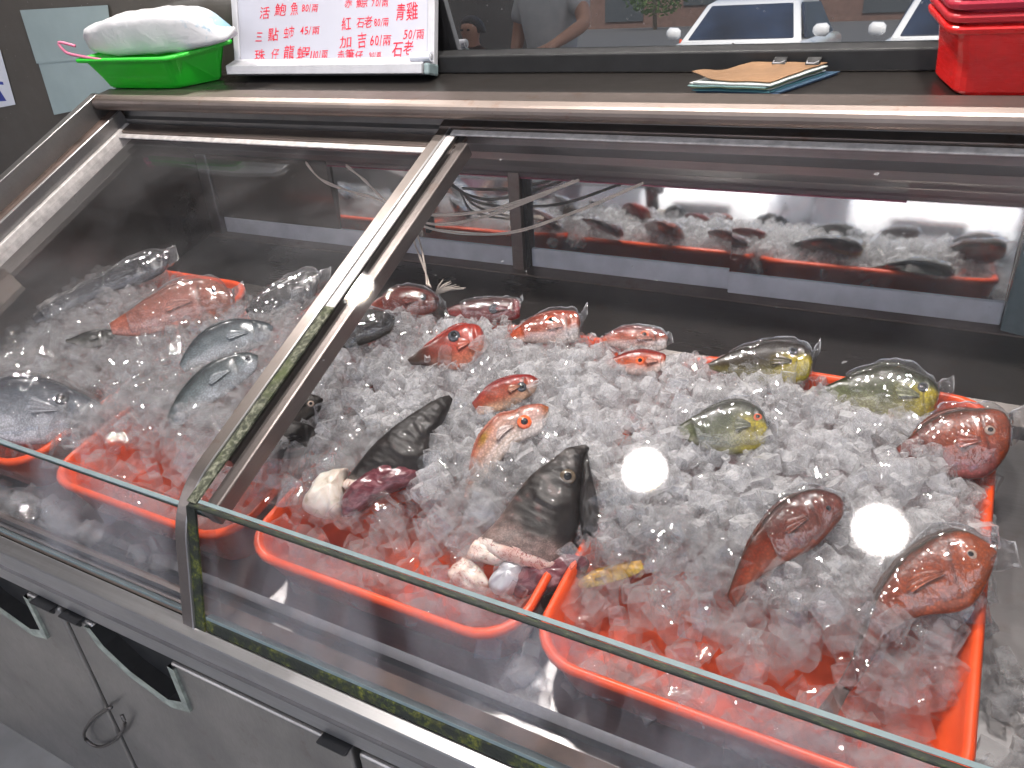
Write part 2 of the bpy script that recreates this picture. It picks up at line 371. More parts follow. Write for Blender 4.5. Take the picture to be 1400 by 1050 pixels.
# body, apron, doors underneath
mb = MB(); mb.prof([(.305, .772), (.3045, .656), (.325, .650), (.40, .650), (.40, .700), (.33, .708), (.33, .772)], -1.86, .5); part(mb, 'front_apron', M['steel_l'], bevel=.003)
mb = MB(); mb.prof([(.3185, .7725), (.3185, .776), (.304, .776), (.3025, .773), (.3025, .765), (.3045, .765), (.3045, .7725)], -1.86, .5); part(mb, 'apron_bead', M['steel_l'])
mb = MB()
mb.prof([(.331, .7665), (.338, .7665), (.338, .7725), (.331, .7725)], -1.80, .45)
mb.prof([(.342, .7665), (.346, .7665), (.346, .776), (.342, .776)], -1.80, .45)
mb.prof([(.354, .7665), (.360, .7665), (.360, .781), (.354, .781)], -1.80, -.86); part(mb, 'cover_track', M['steel_b'])
mb = MB(); mb.prof([(.329, .76), (.37, .76), (.37, .7655), (.329, .7655)], -1.80, .45); part(mb, 'track_bed', M['rust'])
def dpt(x, z, o=0):   # leaning door plane
    y = .302 - (.655 - z) * .184; n = V((0, -.983, .181)); return V((x, y, z)) + n * o
mb = MB(); mb.hexa([dpt(-1.86, .02, -.035), dpt(.5, .02, -.035), V((.5, 1.35, .02)), V((-1.86, 1.35, .02)), dpt(-1.86, .648, -.035), dpt(.5, .648, -.035), V((.5, 1.35, .648)), V((-1.86, 1.35, .648))]); part(mb, 'lower_body', M['steel_d'])
def lower_door(x0, x1, hx0, hx1):
    zb, zt = .06, .648
    def q(x, z, o): return dpt(x, z, o)
    hz0, hz1 = .535, .655
    outline = [(x0, zb), (x1, zb), (x1, zt), (hx1, zt), (hx1, .56), (hx1 - .035, .548), (hx0 + .07, .575), (hx0 + .02, .61), (hx0, zt), (x0, zt)]
    n = len(outline); m = MB()
    m.add([q(x, z, 0) for x, z in outline] + [q(x, z, -.025) for x, z in outline],
          [tuple(range(n)), tuple(range(n, 2 * n))[::-1]] + [(i, n + i, n + (i + 1) % n, (i + 1) % n) for i in range(n)])
    o = part(m, 'cabinet_door', M['steel_door'], bevel=.006, seg=3)
    h = MB(); hh = [(hx1 + .016, zt - .004), (hx1 + .016, .548), (hx1 - .035, .533), (hx0 + .065, .562), (hx0 + .005, .603), (hx0 - .012, zt - .004)]
    hi = [(hx1, zt - .004), (hx1, .563), (hx1 - .037, .550), (hx0 + .072, .577), (hx0 + .022, .612), (hx0 + .002, zt - .004)]
    k = len(hh)
    h.add([q(x, z, .005) for x, z in hh] + [q(x, z, .004) for x, z in hi] + [q(x, z, -.024) for x, z in hi] + [q(x, z, -.002) for x, z in hh],
          [(i, k + i, k + i + 1, i + 1) for i in range(k - 1)] + [(3 * k + i, i, i + 1, 3 * k + i + 1) for i in range(k - 1)])
    h.obj('handle_trim', M['handle'], o)
    r = MB(); r.add([q(x, z, -.0245) for x, z in hi] + [q(x, z, .0038) for x, z in hi], [tuple(range(k))] + [(i, i + 1, k + i + 1, k + i) for i in range(k - 1)]); r.obj('handle_recess', M['black_rub'], o)  # recess faces coloured black to stand for the shade inside the opening
    return o
M['handle'] = simple('grubby_zinc', (.33, .36, .32), .55, .4, 45, .35, .2)
lower_door(-1.84, -1.222, -1.53, -1.318); lower_door(-1.208, -.585, -1.135, -.945); lower_door(-.572, .06, -.30, -.11)
def clip(x0, x1):
    m = MB(); zt = .652
    m.hexa([dpt(x0 + .012, zt - .022, .002), dpt(x1 - .012, zt - .022, .002), dpt(x1 - .012, zt - .022, -.02), dpt(x0 + .012, zt - .022, -.02), dpt(x0, zt, .014), dpt(x1, zt, .014), dpt(x1, zt, -.02), dpt(x0, zt, -.02)])
    part(m, 'door_bumper', M['black'], bevel=.003)
clip(-1.285, -1.228); clip(-1.205, -1.155); clip(-.635, -.582)
mb = MB()   # bent wire hook across the gap
a, b, c = on_plane(122, 1000, dpt(0, .5), V((0, -.983, .181))), on_plane(160, 960, dpt(0, .5), V((0, -.983, .181))), on_plane(178, 985, dpt(0, .5), V((0, -.983, .181)))
o_ = V((0, -.012, .002)); hk = [b, (a + b) / 2 + V((-.01, 0, .004)), a, a + V((.03, 0, -.02)), (a + c) / 2 + V((.02, 0, -.02)), c, b + V((.02, 0, -.012))]
mb.tube([catmull([p + o_ for p in hk], i / 30) for i in range(31)], .0033, 8); part(mb, 'wire_hook', M['steel_d'], smooth=True)

# glass covers -------------------------------------------------------
def arc_path(off, r, t_hi):     # from the top of the slope over the bend to the foot, shifted by off along the outer normal
    P = [sp(0, t_hi, off)]
    # fillet at the bend
    ang = math.acos(max(-1, min(1, SD.dot(VDn)))); cut = r / math.tan(ang / 2)
    A = sp(0, 0, off) ; 
    corner = V((0, YM, ZM_)) + (SN + VN).normalized() * (off / math.cos(math.acos(SN.dot(VN)) / 2))
    a = corner + SD * cut; b = corner + VDn * cut
    for i in range(13):
        u = i / 12; P.append(a * (1 - u) ** 2 + corner * 2 * u * (1 - u) + b * u * u)
    P.append(corner + VDn * (VLEN + .004))
    return P
def ribbon(mb, path, x0f, x1f, th):
    n = len(path); rings = []
    for i, p in enumerate(path):
        d = (path[min(i + 1, n - 1)] - path[max(i - 1, 0)]).normalized(); nn = V((0, d.z, -d.y))
        if nn.dot(V((0, -.5, 1))) < 0: nn = -nn
        u = i / (n - 1); x0, x1 = x0f(i), x1f(i)
        rings.append([V((x0, p.y, p.z)), V((x1, p.y, p.z)), V((x1, p.y, p.z)) - nn * th, V((x0, p.y, p.z)) - nn * th])
    mb.loft(rings)
def cover(x0, x1, dy, main, parent_name, gl, fg):
    D = SN * dy; DV = VN * dy
    fs = lambda x, t, o: sp(x, t, o) + D + V((0, 0, 0))
    fv = lambda x, t, o: vp(x, t, o) + D
    top = SLEN if main else SLEN - .03
    g = MB(); sbox(g, x0 + (.0235 if main else .004), x1, .006, top - .01, -.006, 0, fs); o = part(g, parent_name, gl)
    g = MB(); sbox(g, x0 + (.0235 if main else .004), x1, .005, VLEN - .004, -.006, 0, fv); g.obj('front_pane', fg, o)
    fr = MB()
    sbox(fr, x0, x1, top - .030, top, .0012, .010, fs); fr.obj('top_frame', M['steel_b'], o, bevel=.0015)
    w = MB(); sbox(w, x0 + (.030 if main else 0), x1, top - .046, top - .031, .0008, .005, fs); w.obj('top_gasket', M['white_rub'], o, bevel=.002)
    if main:
        rb = MB(); pth = [p + D for p in arc_path(.006, .13, top)]
        ribbon(rb, pth, lambda i: x0, lambda i: x0 + .0225, .006); rb.obj('side_frame', M['steel_s'], o, bevel=.0012)
        e = MB(); pth = [p + D for p in arc_path(.007, .13, top - .03)]
        ribbon(e, pth, lambda i: x0 + .0215, lambda i: x0 + .0245, .012); e.obj('frame_lip', M['steel_l'], o)
        gk = MB(); sbox(gk, x0 + .025, x0 + .042, .36, top - .046, .0006, .004, fs); gk.obj('side_gasket', M['white_rub'], o, bevel=.001)
        ga = MB(); sbox(ga, x0 + .025, x0 + .042, .0, .36, .0006, .004, fs); ga.obj('side_gasket', M['algae_g'], o)
        ga = MB(); sbox(ga, x0 + .025, x0 + .042, .004, VLEN, .0006, .004, fv); ga.obj('front_gasket', M['algae'], o)
        ib = MB(); sbox(ib, x0 + .046, x0 + .068, -.005, top - .05, -.036, -.0075, fs); ib.obj('inner_bar', M['steel_s'], o, bevel=.003)
        sbar = MB(); sbox(sbar, x0 + .003, x0 + .040, .075, top, -.028, -.0065, fs); sbar.obj('frame_bar', M['steel_s'], o)
        hg = MB(); sbox(hg, x0 + .028, x1, -.0055, .002, -.004, .002, fs); hg.obj('bend_gasket', M['algae_d'], o, bevel=.002)
        he = MB(); sbox(he, x0 + .043, x1, .0024, .0075, .0006, .0022, fs); he.obj('glass_edge', M['glass_edge'], o)
    else:
        hg = MB(); sbox(hg, x0, x1, -.004, .003, -.004, .003, fs); hg.obj('glass_edge', M['glass_edge'], o, bevel=.002)
        hk = MB(); sbox(hk, x0, x1, .001, .006, .0006, .0025, fv); hk.obj('bend_gasket', M['algae_d'], o)
    bg = MB(); sbox(bg, x0 + (.0425 if main else 0), x1, VLEN - .026, VLEN - .008, -.010 , .002, fv); bg.obj('foot_gasket', M['algae'], o, bevel=.003)
    be = MB(); sbox(be, x0 + (.0425 if main else 0), x1, VLEN - .031, VLEN - .0265, -.0095, .0005, fv); be.obj('gasket_lip', M['glass_edge'], o)
    fo = MB(); sbox(fo, x0, x1, VLEN - .0075, VLEN + .002, -.012, .006, fv); fo.obj('foot_frame', M['steel_l'], o, bevel=.0015)
    return o
cover(-.853, .42, 0, True, 'glass_cover', M['glass'], M['glass_fog'])
cover(-1.738, -.80, -.019, False, 'glass_cover', M['glass_hazy'], M['glass_fog'])
# sloping side rail at the left end
def rail(x0, x1, t0, t1, o0, o1, name, mat, bev=.0015):
    m = MB(); sbox(m, x0, x1, t0, t1, o0, o1); part(m, name, mat, bevel=bev)
rail(-1.830, -1.806, .0, SLEN - .01, -.05, .058, 'side_rail', M['steel'])
rail(-1.806, -1.760, .0, SLEN - .01, -.04, .012, 'rail_channel', M['rust'], 0)
rail(-1.760, -1.752, .0, SLEN - .02, -.04, .020, 'rail_lip', M['steel'])
rail(-1.752, -1.740, .0, SLEN - .03, -.04, -.008, 'rail_gasket', M['white_rub'])
m = MB(); sbox(m, -1.86, -1.742, .0, .36, .0125, .062); part(m, 'end_cap', M['steel_b'], bevel=.002)
m = MB(); sbox(m, -1.742, -1.738, .0, .30, -.004, .05); part(m, 'cap_seal', M['algae'])

# ------------------------------------------------------------------ trays
def rrect(x0, x1, y0, y1, r, z, n=7):
    pts = []
    for cx, cy, a0 in ((x1 - r, y0 + r, -90), (x1 - r, y1 - r, 0), (x0 + r, y1 - r, 90), (x0 + r, y0 + r, 180)):
        for i in range(n):
            a = math.radians(a0 + 90 * i / (n - 1)); pts.append(V((cx + r * math.cos(a), cy + r * math.sin(a), z)))
    return pts
RIM, TY0, TY1 = .832, .424, 1.045
trays = [(-1.795, -1.345), (-1.285, -.842), (-.822, -.368), (-.352, .116)]
def tray(x0, x1, label):
    m = MB(); r = .062
    f = lambda i, z, rr=r: rrect(x0 + i, x1 - i, TY0 + i, TY1 - i, rr, z)
    m.loft([f(.022, .744, .045), f(.004, RIM - .012), f(0, RIM - .012, r + .003), f(-.001, RIM - .004, r + .003), f(.002, RIM), f(.006, RIM + .001), f(.0095, RIM - .002), f(.012, RIM - .008, .055), f(.029, .752, .04), f(.045, .7485, .03)], True, True)
    o = m.obj('plastic_tray', M['orange'], smooth=True)
    md = o.modifiers.new('w', 'WEIGHTED_NORMAL') if False else None
    return tag(o, label, 'tray', 'orange trays in the cabinet')
tl = ['orange plastic tray holding the pink bagged fish and blue-grey fish under the hazy glass',
      'orange plastic tray half hidden behind the steel glass-cover frame',
      'orange plastic tray holding the dark grouper head and small red fish',
      'orange plastic tray holding the large red parrotfish and yellow-faced fish']
for (x0, x1), l in zip(trays, tl): tray(x0, x1, l)

# ------------------------------------------------------------------ ice surface
YS = [(.40, .772), (.44, .785), (.48, .806), (.53, .826), (.58, .838), (.64, .850), (.74, .862), (.84, .872), (.93, .866), (1.0, .852), (1.05, .838)]
def S(x, y):
    z = np.interp(y, [a for a, b in YS], [b for a, b in YS])
    z += .016 * mn.noise(V((x * 7, y * 7, 1.7))) + .008 * mn.noise(V((x * 19, y * 19, 5)))
    e = sm(.02, .115, x + .25 * max(0, .60 - y)); z -= e * .035 * (1 - sm(.9, 1.0, y) * .4)
    z -= .045 * sm(.90, .98, y) * sm(-.20, -.05, x)
    z -= .05 * sm(.90, .97, y) * sm(-1.62, -1.5, x) * sm(-1.15, -1.25, x)
    z -= .012 * math.exp(-((x + .345) / .03) ** 2) * (1 - sm(.5, .62, y))
    z -= .020 * sm(-.38, -.32, x) * sm(.60, .50, y)
    z += (.022 * sm(-.92, -1.0, x) + .014 * sm(-.62, -.75, x) * sm(-1.0, -.92, x)) * sm(.46, .50, y) * sm(.66, .58, y)
    return float(z)

# ------------------------------------------------------------------ fish
FISH = []
def fish(label, st, dz, thick=.5, pal=None, eye=None, mat='fish', cat='fish', head=False, cover_ok=.14, bag=None, tilt=.45, gill=.27, name='fish', group=None, belly=1.22, tail=None, dorsal=None, mouth=True, sink=0):
    # st: (dorsal u, v, ventral u, v) from snout to tail, measured on the photograph; the body stands on the ice there
    cu = sum(s[0] + s[2] for s in st) / len(st) / 2; cv = sum(s[1] + s[3] for s in st) / len(st) / 2
    p0 = on_z(cu, cv, .87)
    p0 = on_z(cu, cv, S(p0.x, p0.y) + dz * .45)
    n = ((CAM - p0).normalized() * .8 + V((0, 0, tilt))).normalized()
    mids, hvs = [], []
    for du, dv, vu, vv in st:
        d = on_plane(du, dv, p0, n); v = on_plane(vu, vv, p0, n)
        mids.append((d + v) / 2); hvs.append((d - v) / 2)
    hm = max(h.length for h in hvs)
    NS, NR = (84, 52) if head else (60, 40)
    root = empty(name, p0, label, cat, group)
    def frame(s): return catmull(mids, s), catmull(hvs, s)
    def width(s, h): 
        w = thick * (.55 * h + .45 * hm) * (1 - .62 * s ** 1.5) * sm(-.06, .16, s) ** .6
        if head: w = thick * (.6 * h + .4 * hm) * sm(-.06, .25, s) ** .7
        return max(w, .0015)
    vs, cols, rings = [], [], []
    P = dict(top=(.3, .1, .05), side=(.5, .1, .05), belly=(.6, .4, .35), head=None, snout=None, back=None, edge=None); P.update(pal or {})
    for i in range(NS + 1):
        s = i / NS; m, h = frame(s); hl = h.length; w = width(s, hl)
        gs = 1 + .10 * math.exp(-((s - gill + .03) / .03) ** 2) - .09 * math.exp(-((s - gill - .02) / .025) ** 2)
        ring = []
        for k in range(NR):
            if head:
                vv = math.cos(2 * math.pi * k / NR); q1 = s - .70 + .16 * vv * vv; q2 = s - .46 + .10 * (vv + .3) ** 2
                gs = 1 + .10 * sm(-.14, -.005, q1) * sm(.004, -.004, q1) * 1.0 + .06 * sm(-.10, -.004, q2) * sm(.003, -.004, q2) + .03 * mn.noise(V((s * 14, vv * 5, 3)))
            a = 2 * math.pi * k / NR; c, sn = math.cos(a), math.sin(a)
            cc = math.copysign(abs(c) ** .92, c); ss = math.copysign(abs(sn) ** .85, sn)
            hh = h * cc * (belly if cc < 0 else 1)
            p = m + hh + n * (ss * w * gs)
            p += n * (.0012 * mn.noise(p * 60)) + (n * (0.0013 * mn.noise(V((p.x * 55, p.y * 140, p.z * 140))) + .0010 * mn.noise(p * 230)) if head else V((0, 0, 0)))
            ring.append(p)
            v = cc; nz = mn.noise(p * 28); nz2 = mn.noise(p * 75)
            col = mixc(P['side'], P['top'], sm(.1, .85, v + .22 * nz))
            col = mixc(col, P['belly'], sm(.0, .7, -v + .2 * nz))
            if P['back']: col = mixc(col, P['back'], sm(.45, .9, s + .08 * nz))
            if P['head']: col = mixc(col, P['head'], sm(gill + .04, gill - .06, s + .02 * nz2))
            if P['snout']: col = mixc(col, P['snout'], sm(.16, .05, s + .02 * nz2))
            if P['edge']: col = mixc(col, P['edge'], sm(.80, .97, v + .1 * nz2))
            if P.get('fn'): col = P['fn'](s, v, nz, nz2, col)
            gl = gill + .055 * (1 - v * v) - .02 + .006 * nz2
            if not head or True: col = mixc(col, tuple(x * .25 for x in col), .75 * math.exp(-((s - gl) / .009) ** 2) * sm(.85, .5, abs(v)))
            if mouth: col = mixc(col, tuple(x * .2 for x in col), .8 * math.exp(-((v + .25 + s * 1.5) / .10) ** 2) * sm(.11, .07, s))
            cols.append(tuple((x ** 1.25) * (.52 + .16 * nz2 + .10 * nz) for x in col))
        rings.append(ring)
    mb = MB(); mb.loft(rings, True, not head)
    body = mk('body', mb.v, mb.f, M[mat], root, smooth=True, cols=cols)
    if head:    # cut end
        cb = MB(); last = rings[-1]; ctr = sum(last, V((0, 0, 0))) / len(last); ax = (mids[-1] - mids[-2]).normalized()
        rr = [[ctr + (p - ctr) * q + ax * d + n * (.004 * mn.noise(p * 70 + V((d, 0, 0)) * 90)) for p in last] for q, d in ((1.0, -.002), (.99, .006), (.86, .014), (.55, .019), (.2, .021))]
        cb.loft(rr, False, True); mk('cut_flesh', cb.v, cb.f, M['flesh'], root, smooth=True)
    if not head:
        def surf(s, v, lift):
            m, h = frame(s); w = width(s, h.length); return m + h * v * (1 if v > 0 else belly) + n * (w * max(.05, 1 - abs(v) ** 2.2) ** .5 + lift)
        fc = tuple((x ** 1.2) * .55 for x in mixc(P['belly'], P['side'], .5)); g = MB(); rows = []; cc = []
        for i in range(7):
            u = i / 6; row = []
            for k in range(9):
                q = k / 8; sp = gill + .07 + u * .17 * (1 - .35 * abs(q - .4)); vv = -.12 + (q - .55) * (.10 + .42 * u) + .1 * u
                row.append((sp, vv))
            rows.append(row)
        top_ = [[surf(a, b, .002 + .002 * math.sin(k * 2.4) + .003 * i / 6) for k, (a, b) in enumerate(r)] for i, r in enumerate(rows)]
        rings2 = [r + [p - n * .0012 for p in r[::-1]] for r in top_]; g.loft(rings2)
        mk('pectoral_fin', g.v, g.f, M[mat], root, smooth=True, cols=[tuple(x * (.7 + .6 * ((i % 18) % 2)) for x in fc) for i in range(len(g.v))])
        if not dorsal:
            g = MB(); rr = []; hd = .16 * hm
            for i in range(33):
                s = .30 + .52 * i / 32; m, h = frame(s); t = h.normalized(); e = hd * math.sin(math.pi * min(1, i / 32 + .08)) ** .6 * (1 + .16 * (i % 2)); b = m + h * .96
                bk = (frame(min(1, s + .03))[0] - m) * .6
                rr.append([b + n * .0022, b + t * e + bk + n * .0005, b + t * e + bk - n * .0005, b - n * .0022])
            g.loft(rr); mk('dorsal_fin', g.v, g.f, M[mat], root, smooth=True, cols=[tuple((x ** 1.2) * .45 for x in P['top']) for _ in g.v])
    if eye:
        eu, ev, er, im = eye
        q = on_plane(eu, ev, p0, n)
        best = min(range(201), key=lambda i: abs((q - frame(i / 200)[0]).dot((frame(min(1, i / 200 + .005))[0] - frame(max(0, i / 200 - .005))[0]).normalized())) + (10 if i > 120 else 0) + (q - frame(i / 200)[0]).length * .5)
        s = best / 200; m, h = frame(s); w = width(s, h.length)
        a = max(-.92, min(.92, (q - m).dot(h) / h.length_squared)); off = w * max(.12, 1 - abs(a) ** 2.2) ** .5
        d0 = (CAM - q).normalized(); c = q + d0 * (off / max(.3, d0.dot(n)) * .97)
        rad = er / F * (CAM - q).length; 
        nn = (n + h.normalized() * a * .5).normalized(); t1 = nn.orthogonal().normalized(); t2 = nn.cross(t1)
        def dome(r, hgt, lift, nseg=20, nr=6):
            g = MB(); rings = []
            for j in range(nr):
                b = j / (nr - 1) * math.pi / 2 * .96
                rings.append([c + nn * (lift + hgt * math.sin(b)) + (t1 * math.cos(2 * math.pi * k / nseg) + t2 * math.sin(2 * math.pi * k / nseg)) * r * math.cos(b) for k in range(nseg)])
            rings.insert(0, [p - nn * .006 for p in rings[0]]); g.loft(rings); return g
        ey = dome(rad, rad * .38, 0).obj('eye', M[im], root, smooth=True)
        dome(rad * .56, rad * .34, rad * .17).obj('pupil', M['pupil'], ey, smooth=True)
    if dorsal:
        s0, s1, hgt, dm = dorsal; g = MB(); rings = []
        for i in range(25):
            s = s0 + (s1 - s0) * i / 24; m, h = frame(s); t = h.normalized(); e = hgt * math.sin(math.pi * i / 24) ** .5 * (1 + .12 * math.sin(i * 2.6))
            b = m + h * .97; rings.append([b + n * .002, b + t * (e + .0015) + n * .0004, b + t * (e + .0015) - n * .0004, b - n * .002])
        g.loft(rings); g.obj('dorsal_fin', dm, root, smooth=True)
    if tail:
        ln, sp_, dm = tail; m, h = frame(1); ax = (frame(1)[0] - frame(.94)[0]).normalized(); t = h.normalized(); g = MB(); rings = []
        for i in range(9):
            u = i / 8; hw = h.length * (1 + sp_ * u); c = m + ax * ln * u; fork = ax * (-.25 * ln * u)
            row = [c + t * hw * q + (fork * (1 - abs(q)) if u > .3 else V((0, 0, 0))) + n * .0012 for q in np.linspace(1, -1, 9)]
            rings.append(row + [p - n * .0024 for p in row[::-1]])
        g.loft(rings); g.obj('tail_fin', dm, root, smooth=True)
    FISH.append((frame, width, n, cover_ok, belly))
    if bag: make_bag(frame, width, n, hm, bag, p0)
    return root, frame, width, n, p0
def make_bag(frame, width, n, hm, bag, p0):
    lab, tipu, tipv, s_end, mat = bag
    tip = on_plane(tipu, tipv, p0, n)
    m0, h0 = frame(0.0); m1, h1 = frame(.12)
    NS, NR = 60, 40; rings = []
    seed = V((tipu * .013, tipv * .017, 3.1))
    for i in range(NS + 1):
        u = i / NS * 1.0
        if u < .22:     # from the pinched tip to the snout
            q = u / .22; base_m, base_h = frame(.02); hdir = h1.normalized(); ht = h1.length * (.72 + .15 * math.sin(tipu)); c = (tip - hdir * ht).lerp(base_m, q)
            hlen = ht + (h1.length * 1.0 - ht) * sm(0, 1, q); w = .0008 + (width(.1, h1.length) * 1.1) * q ** 1.4
            s = 0
        else:
            s = (u - .22) / .78 * s_end; m, h = frame(s); c = m; hdir = h.normalized()
            hlen = max(h.length, h1.length * .9) * (1.10 + .06 * mn.noise(seed + V((s * 9, 0, 0)))); w = max(width(s, h.length), width(.1, h1.length) * .9) * 1.10 + .0035
        ring = []
        for k in range(NR):
            a = 2 * math.pi * k / NR; cc, ss = math.cos(a), math.sin(a)
            ext = 1 + .16 * max(0, cc) ** 6 * (1 + mn.noise(seed + V((u * 12, 7, 0))))
            p = c + hdir * (cc * hlen * ext) + n * (math.copysign(abs(ss) ** 1.1, ss) * w)
            nz = abs(mn.noise(p * 48 + seed)) ; nz2 = abs(mn.noise(V((p.x * 25, p.y * 60, p.z * 90)) + seed))
            p += n * ((.0010 * (1 - min(1, nz * 3)) + .0022 * (1 - min(1, nz2 * 4))) * (1 if ss > 0 else -1) * min(1, .3 + w / .012)) + hdir * .003 * mn.noise(p * 30)
            ring.append(p)
        rings.append(ring)
    edge = [r[0] for r in rings[:int(NS * .80)]]; low = [r_0.lerp(rings[0][0], j / 10) for r_0 in [rings[0][NR // 2]] for j in range(10)]
    mb = MB(); mb.loft(rings, True, True)
    o = mk('plastic_bag', mb.v, mb.f, M[mat], None, smooth=True)
    tag(o, lab, 'plastic bag', 'clear bags round the fish')
    e = MB(); pth = low + edge; e.tube(pth, [.0002 + .0011 * abs(math.sin(i * .23 + tipu)) ** 2 for i in range(len(pth))], 6); mk('sealed_edge', e.v, e.f, M['seam'], o, smooth=True)
def red_fn(s, v, nz, nz2, col):
    return mixc(col, (.10, .075, .03), sm(.78, .93, v + .08 * nz))
# --- right tray
RED = dict(top=(.40, .085, .012), side=(.78, .165, .022), belly=(.74, .22, .10), back=(.36, .07, .05), edge=(.08, .08, .03))
fish('large red parrotfish with blunt head over the tray rim and tail towards the front glass',
     [(1363, 754, 1362, 762), (1342, 737, 1352, 784), (1310, 724, 1332, 812), (1275, 735, 1305, 826), (1240, 759, 1270, 832), (1209, 796, 1240, 842), (1194, 830, 1218, 858), (1182, 868, 1200, 886), (1160, 908, 1178, 922), (1146, 934, 1162, 944)],
     .030, .42, dict(RED, head=(.85, .20, .03)), (1327, 758, 6.5, 'iris_wh'), bag=('clear plastic bag twisted to a point past the snout of the big red parrotfish', 1388, 744, .72, 'film'),
     dorsal=(.22, .85, .006, M['rust']), tail=(.04, .5, M['rust']))
fish('dark red fish half sunk in ice, head level with the lamp reflection',
     [(1155, 690, 1154, 697), (1143, 676, 1150, 705), (1112, 669, 1132, 722), (1083, 678, 1110, 742), (1058, 697, 1085, 756), (1038, 722, 1060, 770), (1020, 749, 1038, 785), (1006, 780, 1020, 805), (994, 815, 1004, 830)],
     .022, .42, dict(top=(.24, .05, .02), side=(.40, .08, .035), belly=(.48, .15, .09), edge=(.07, .05, .03)), (1131, 695, 5, 'iris_gy'), cover_ok=.05, bag=('clear plastic bag stretched along the half-sunk dark red fish', 1163, 684, .6, 'film'))
fish('orange-red fish by the corner of the tray with torn pink belly and yellow fin',
     [(1384, 585, 1383, 594), (1368, 562, 1376, 615), (1329, 559, 1350, 640), (1293, 565, 1318, 645), (1264, 580, 1282, 642), (1243, 598, 1255, 634), (1225, 612, 1235, 630)],
     .038, .42, dict(RED, belly=(.68, .22, .20), head=(.70, .15, .03)), (1354, 588, 6, 'iris_wh'), bag=('clear plastic bag with a long stiff tip jutting over the tray corner', 1402, 553, .75, 'film'))
def rabbit(s, v, nz, nz2, col):
    y = sm(.56, .30, s) * sm(.50, .0, v + .2 * nz); col = mixc(col, (1.15, .95, .02), y)
    return mixc(col, (.50, .46, .12), .5 * sm(.1, -.5, v) * sm(.9, .3, s))
GR = dict(top=(.07, .09, .035), side=(.28, .32, .18), belly=(.75, .75, .50), fn=rabbit)
fish('green fish with bright yellow face beside the tray corner',
     [(1285, 537, 1283, 545), (1275, 520, 1275, 562), (1257, 510, 1257, 572), (1221, 499, 1228, 570), (1186, 506, 1195, 562), (1150, 518, 1158, 552), (1116, 534, 1122, 546)],
     .034, .42, GR, (1262, 529, 6.5, 'iris_gy'), bag=('clear plastic bag around the yellow-faced green fish, tip over the back rim', 1304, 515, .8, 'film'))
fish('olive brown fish with yellow snout lying along the back of the right tray',
     [(1112, 492, 1110, 502), (1106, 477, 1103, 514), (1088, 468, 1080, 520), (1060, 467, 1050, 520), (1030, 472, 1025, 516), (1000, 481, 1000, 511), (968, 497, 970, 504)],
     .036, .42, dict(top=(.04, .03, .014), side=(.10, .075, .03), belly=(.34, .30, .10), fn=rabbit), (1084, 480, 6, 'iris_gy'), bag=('clear plastic bag with a straight sealed edge above the olive brown fish', 1122, 463, .85, 'film'))
fish('pale green fish almost buried in ice below the olive brown one',
     [(1052, 584, 1048, 592), (1040, 560, 1044, 604), (1018, 549, 1018, 612), (990, 552, 990, 614), (954, 566, 962, 608), (925, 584, 936, 600)],
     .010, .42, dict(GR, belly=(.52, .52, .36)), (1036, 570, 5.5, 'iris_or'), cover_ok=.45, bag=('clear plastic bag around the nearly buried pale green fish', 1062, 575, .85, 'film_m'))
# --- back row
BR = lambda s, v, nz, nz2, col: mixc(mixc(col, (1.3, 1.2, 1.15), sm(.0, -.45, v + .15 * nz) * sm(.5, .2, s)), (.78, .30, .03), .8 * math.exp(-((s - .07) / .022) ** 2) * sm(.9, .6, abs(v)))
OR = dict(top=(.85, .14, .03), side=(.95, .22, .08), belly=(1.1, .85, .78), fn=BR)
fish('orange fish with white jaw and ringed eye, tallest in the back row',
     [(794, 440, 792, 456), (788, 427, 788, 462), (769, 425, 772, 466), (746, 429, 752, 466), (726, 437, 732, 466), (709, 447, 716, 466), (697, 457, 702, 464)],
     .038, .45, OR, (754, 439, 8.5, 'iris_or'), bag=('clear plastic bag standing up crumpled above the white-jawed orange fish', 803, 413, .8, 'film'))
fish('pink-red fish in a bag beside the white-jawed one, upper of two',
     [(914, 460, 912, 468), (903, 451, 908, 475), (883, 448, 886, 478), (856, 447, 858, 476), (835, 454, 838, 472), (822, 462, 826, 470)],
     .034, .45, dict(OR, top=(.48, .06, .05)), (881, 458, 6.5, 'iris_or'), bag=('clear plastic bag domed over the upper of two pink-red fish', 918, 455, .9, 'film_m'))
fish('pink-red fish sunk to its eye in ice, lower of two',
     [(911, 487, 909, 497), (906, 483, 906, 504), (883, 479, 884, 510), (854, 483, 856, 508), (828, 493, 832, 502)],
     .020, .45, dict(OR, top=(.48, .05, .04)), (875, 493, 6, 'iris_or'), cover_ok=.2)
fish('red fish with a large dark eye and brown tail end below the back row',
     [(662, 457, 662, 466), (655, 446, 660, 478), (640, 443, 646, 492), (623, 447, 628, 500), (597, 463, 604, 500), (574, 478, 582, 498), (557, 492, 562, 498)],
     .028, .45, dict(top=(.72, .09, .06), side=(.88, .18, .13), belly=(.9, .33, .2), back=(.10, .05, .03)), (621, 459, 9, 'iris_gy'), cover_ok=.2)
fish('small red fish with scaly orange flank above the silvery pink bream',
     [(737, 519, 735, 527), (723, 512, 728, 536), (700, 514, 711, 546), (677, 523, 692, 556), (659, 535, 670, 562), (645, 551, 654, 566)],
     .022, .42, dict(top=(.52, .05, .05), side=(.70, .17, .09), belly=(.9, .6, .42)), (713, 529, 7, 'iris_gy'), cover_ok=.2)
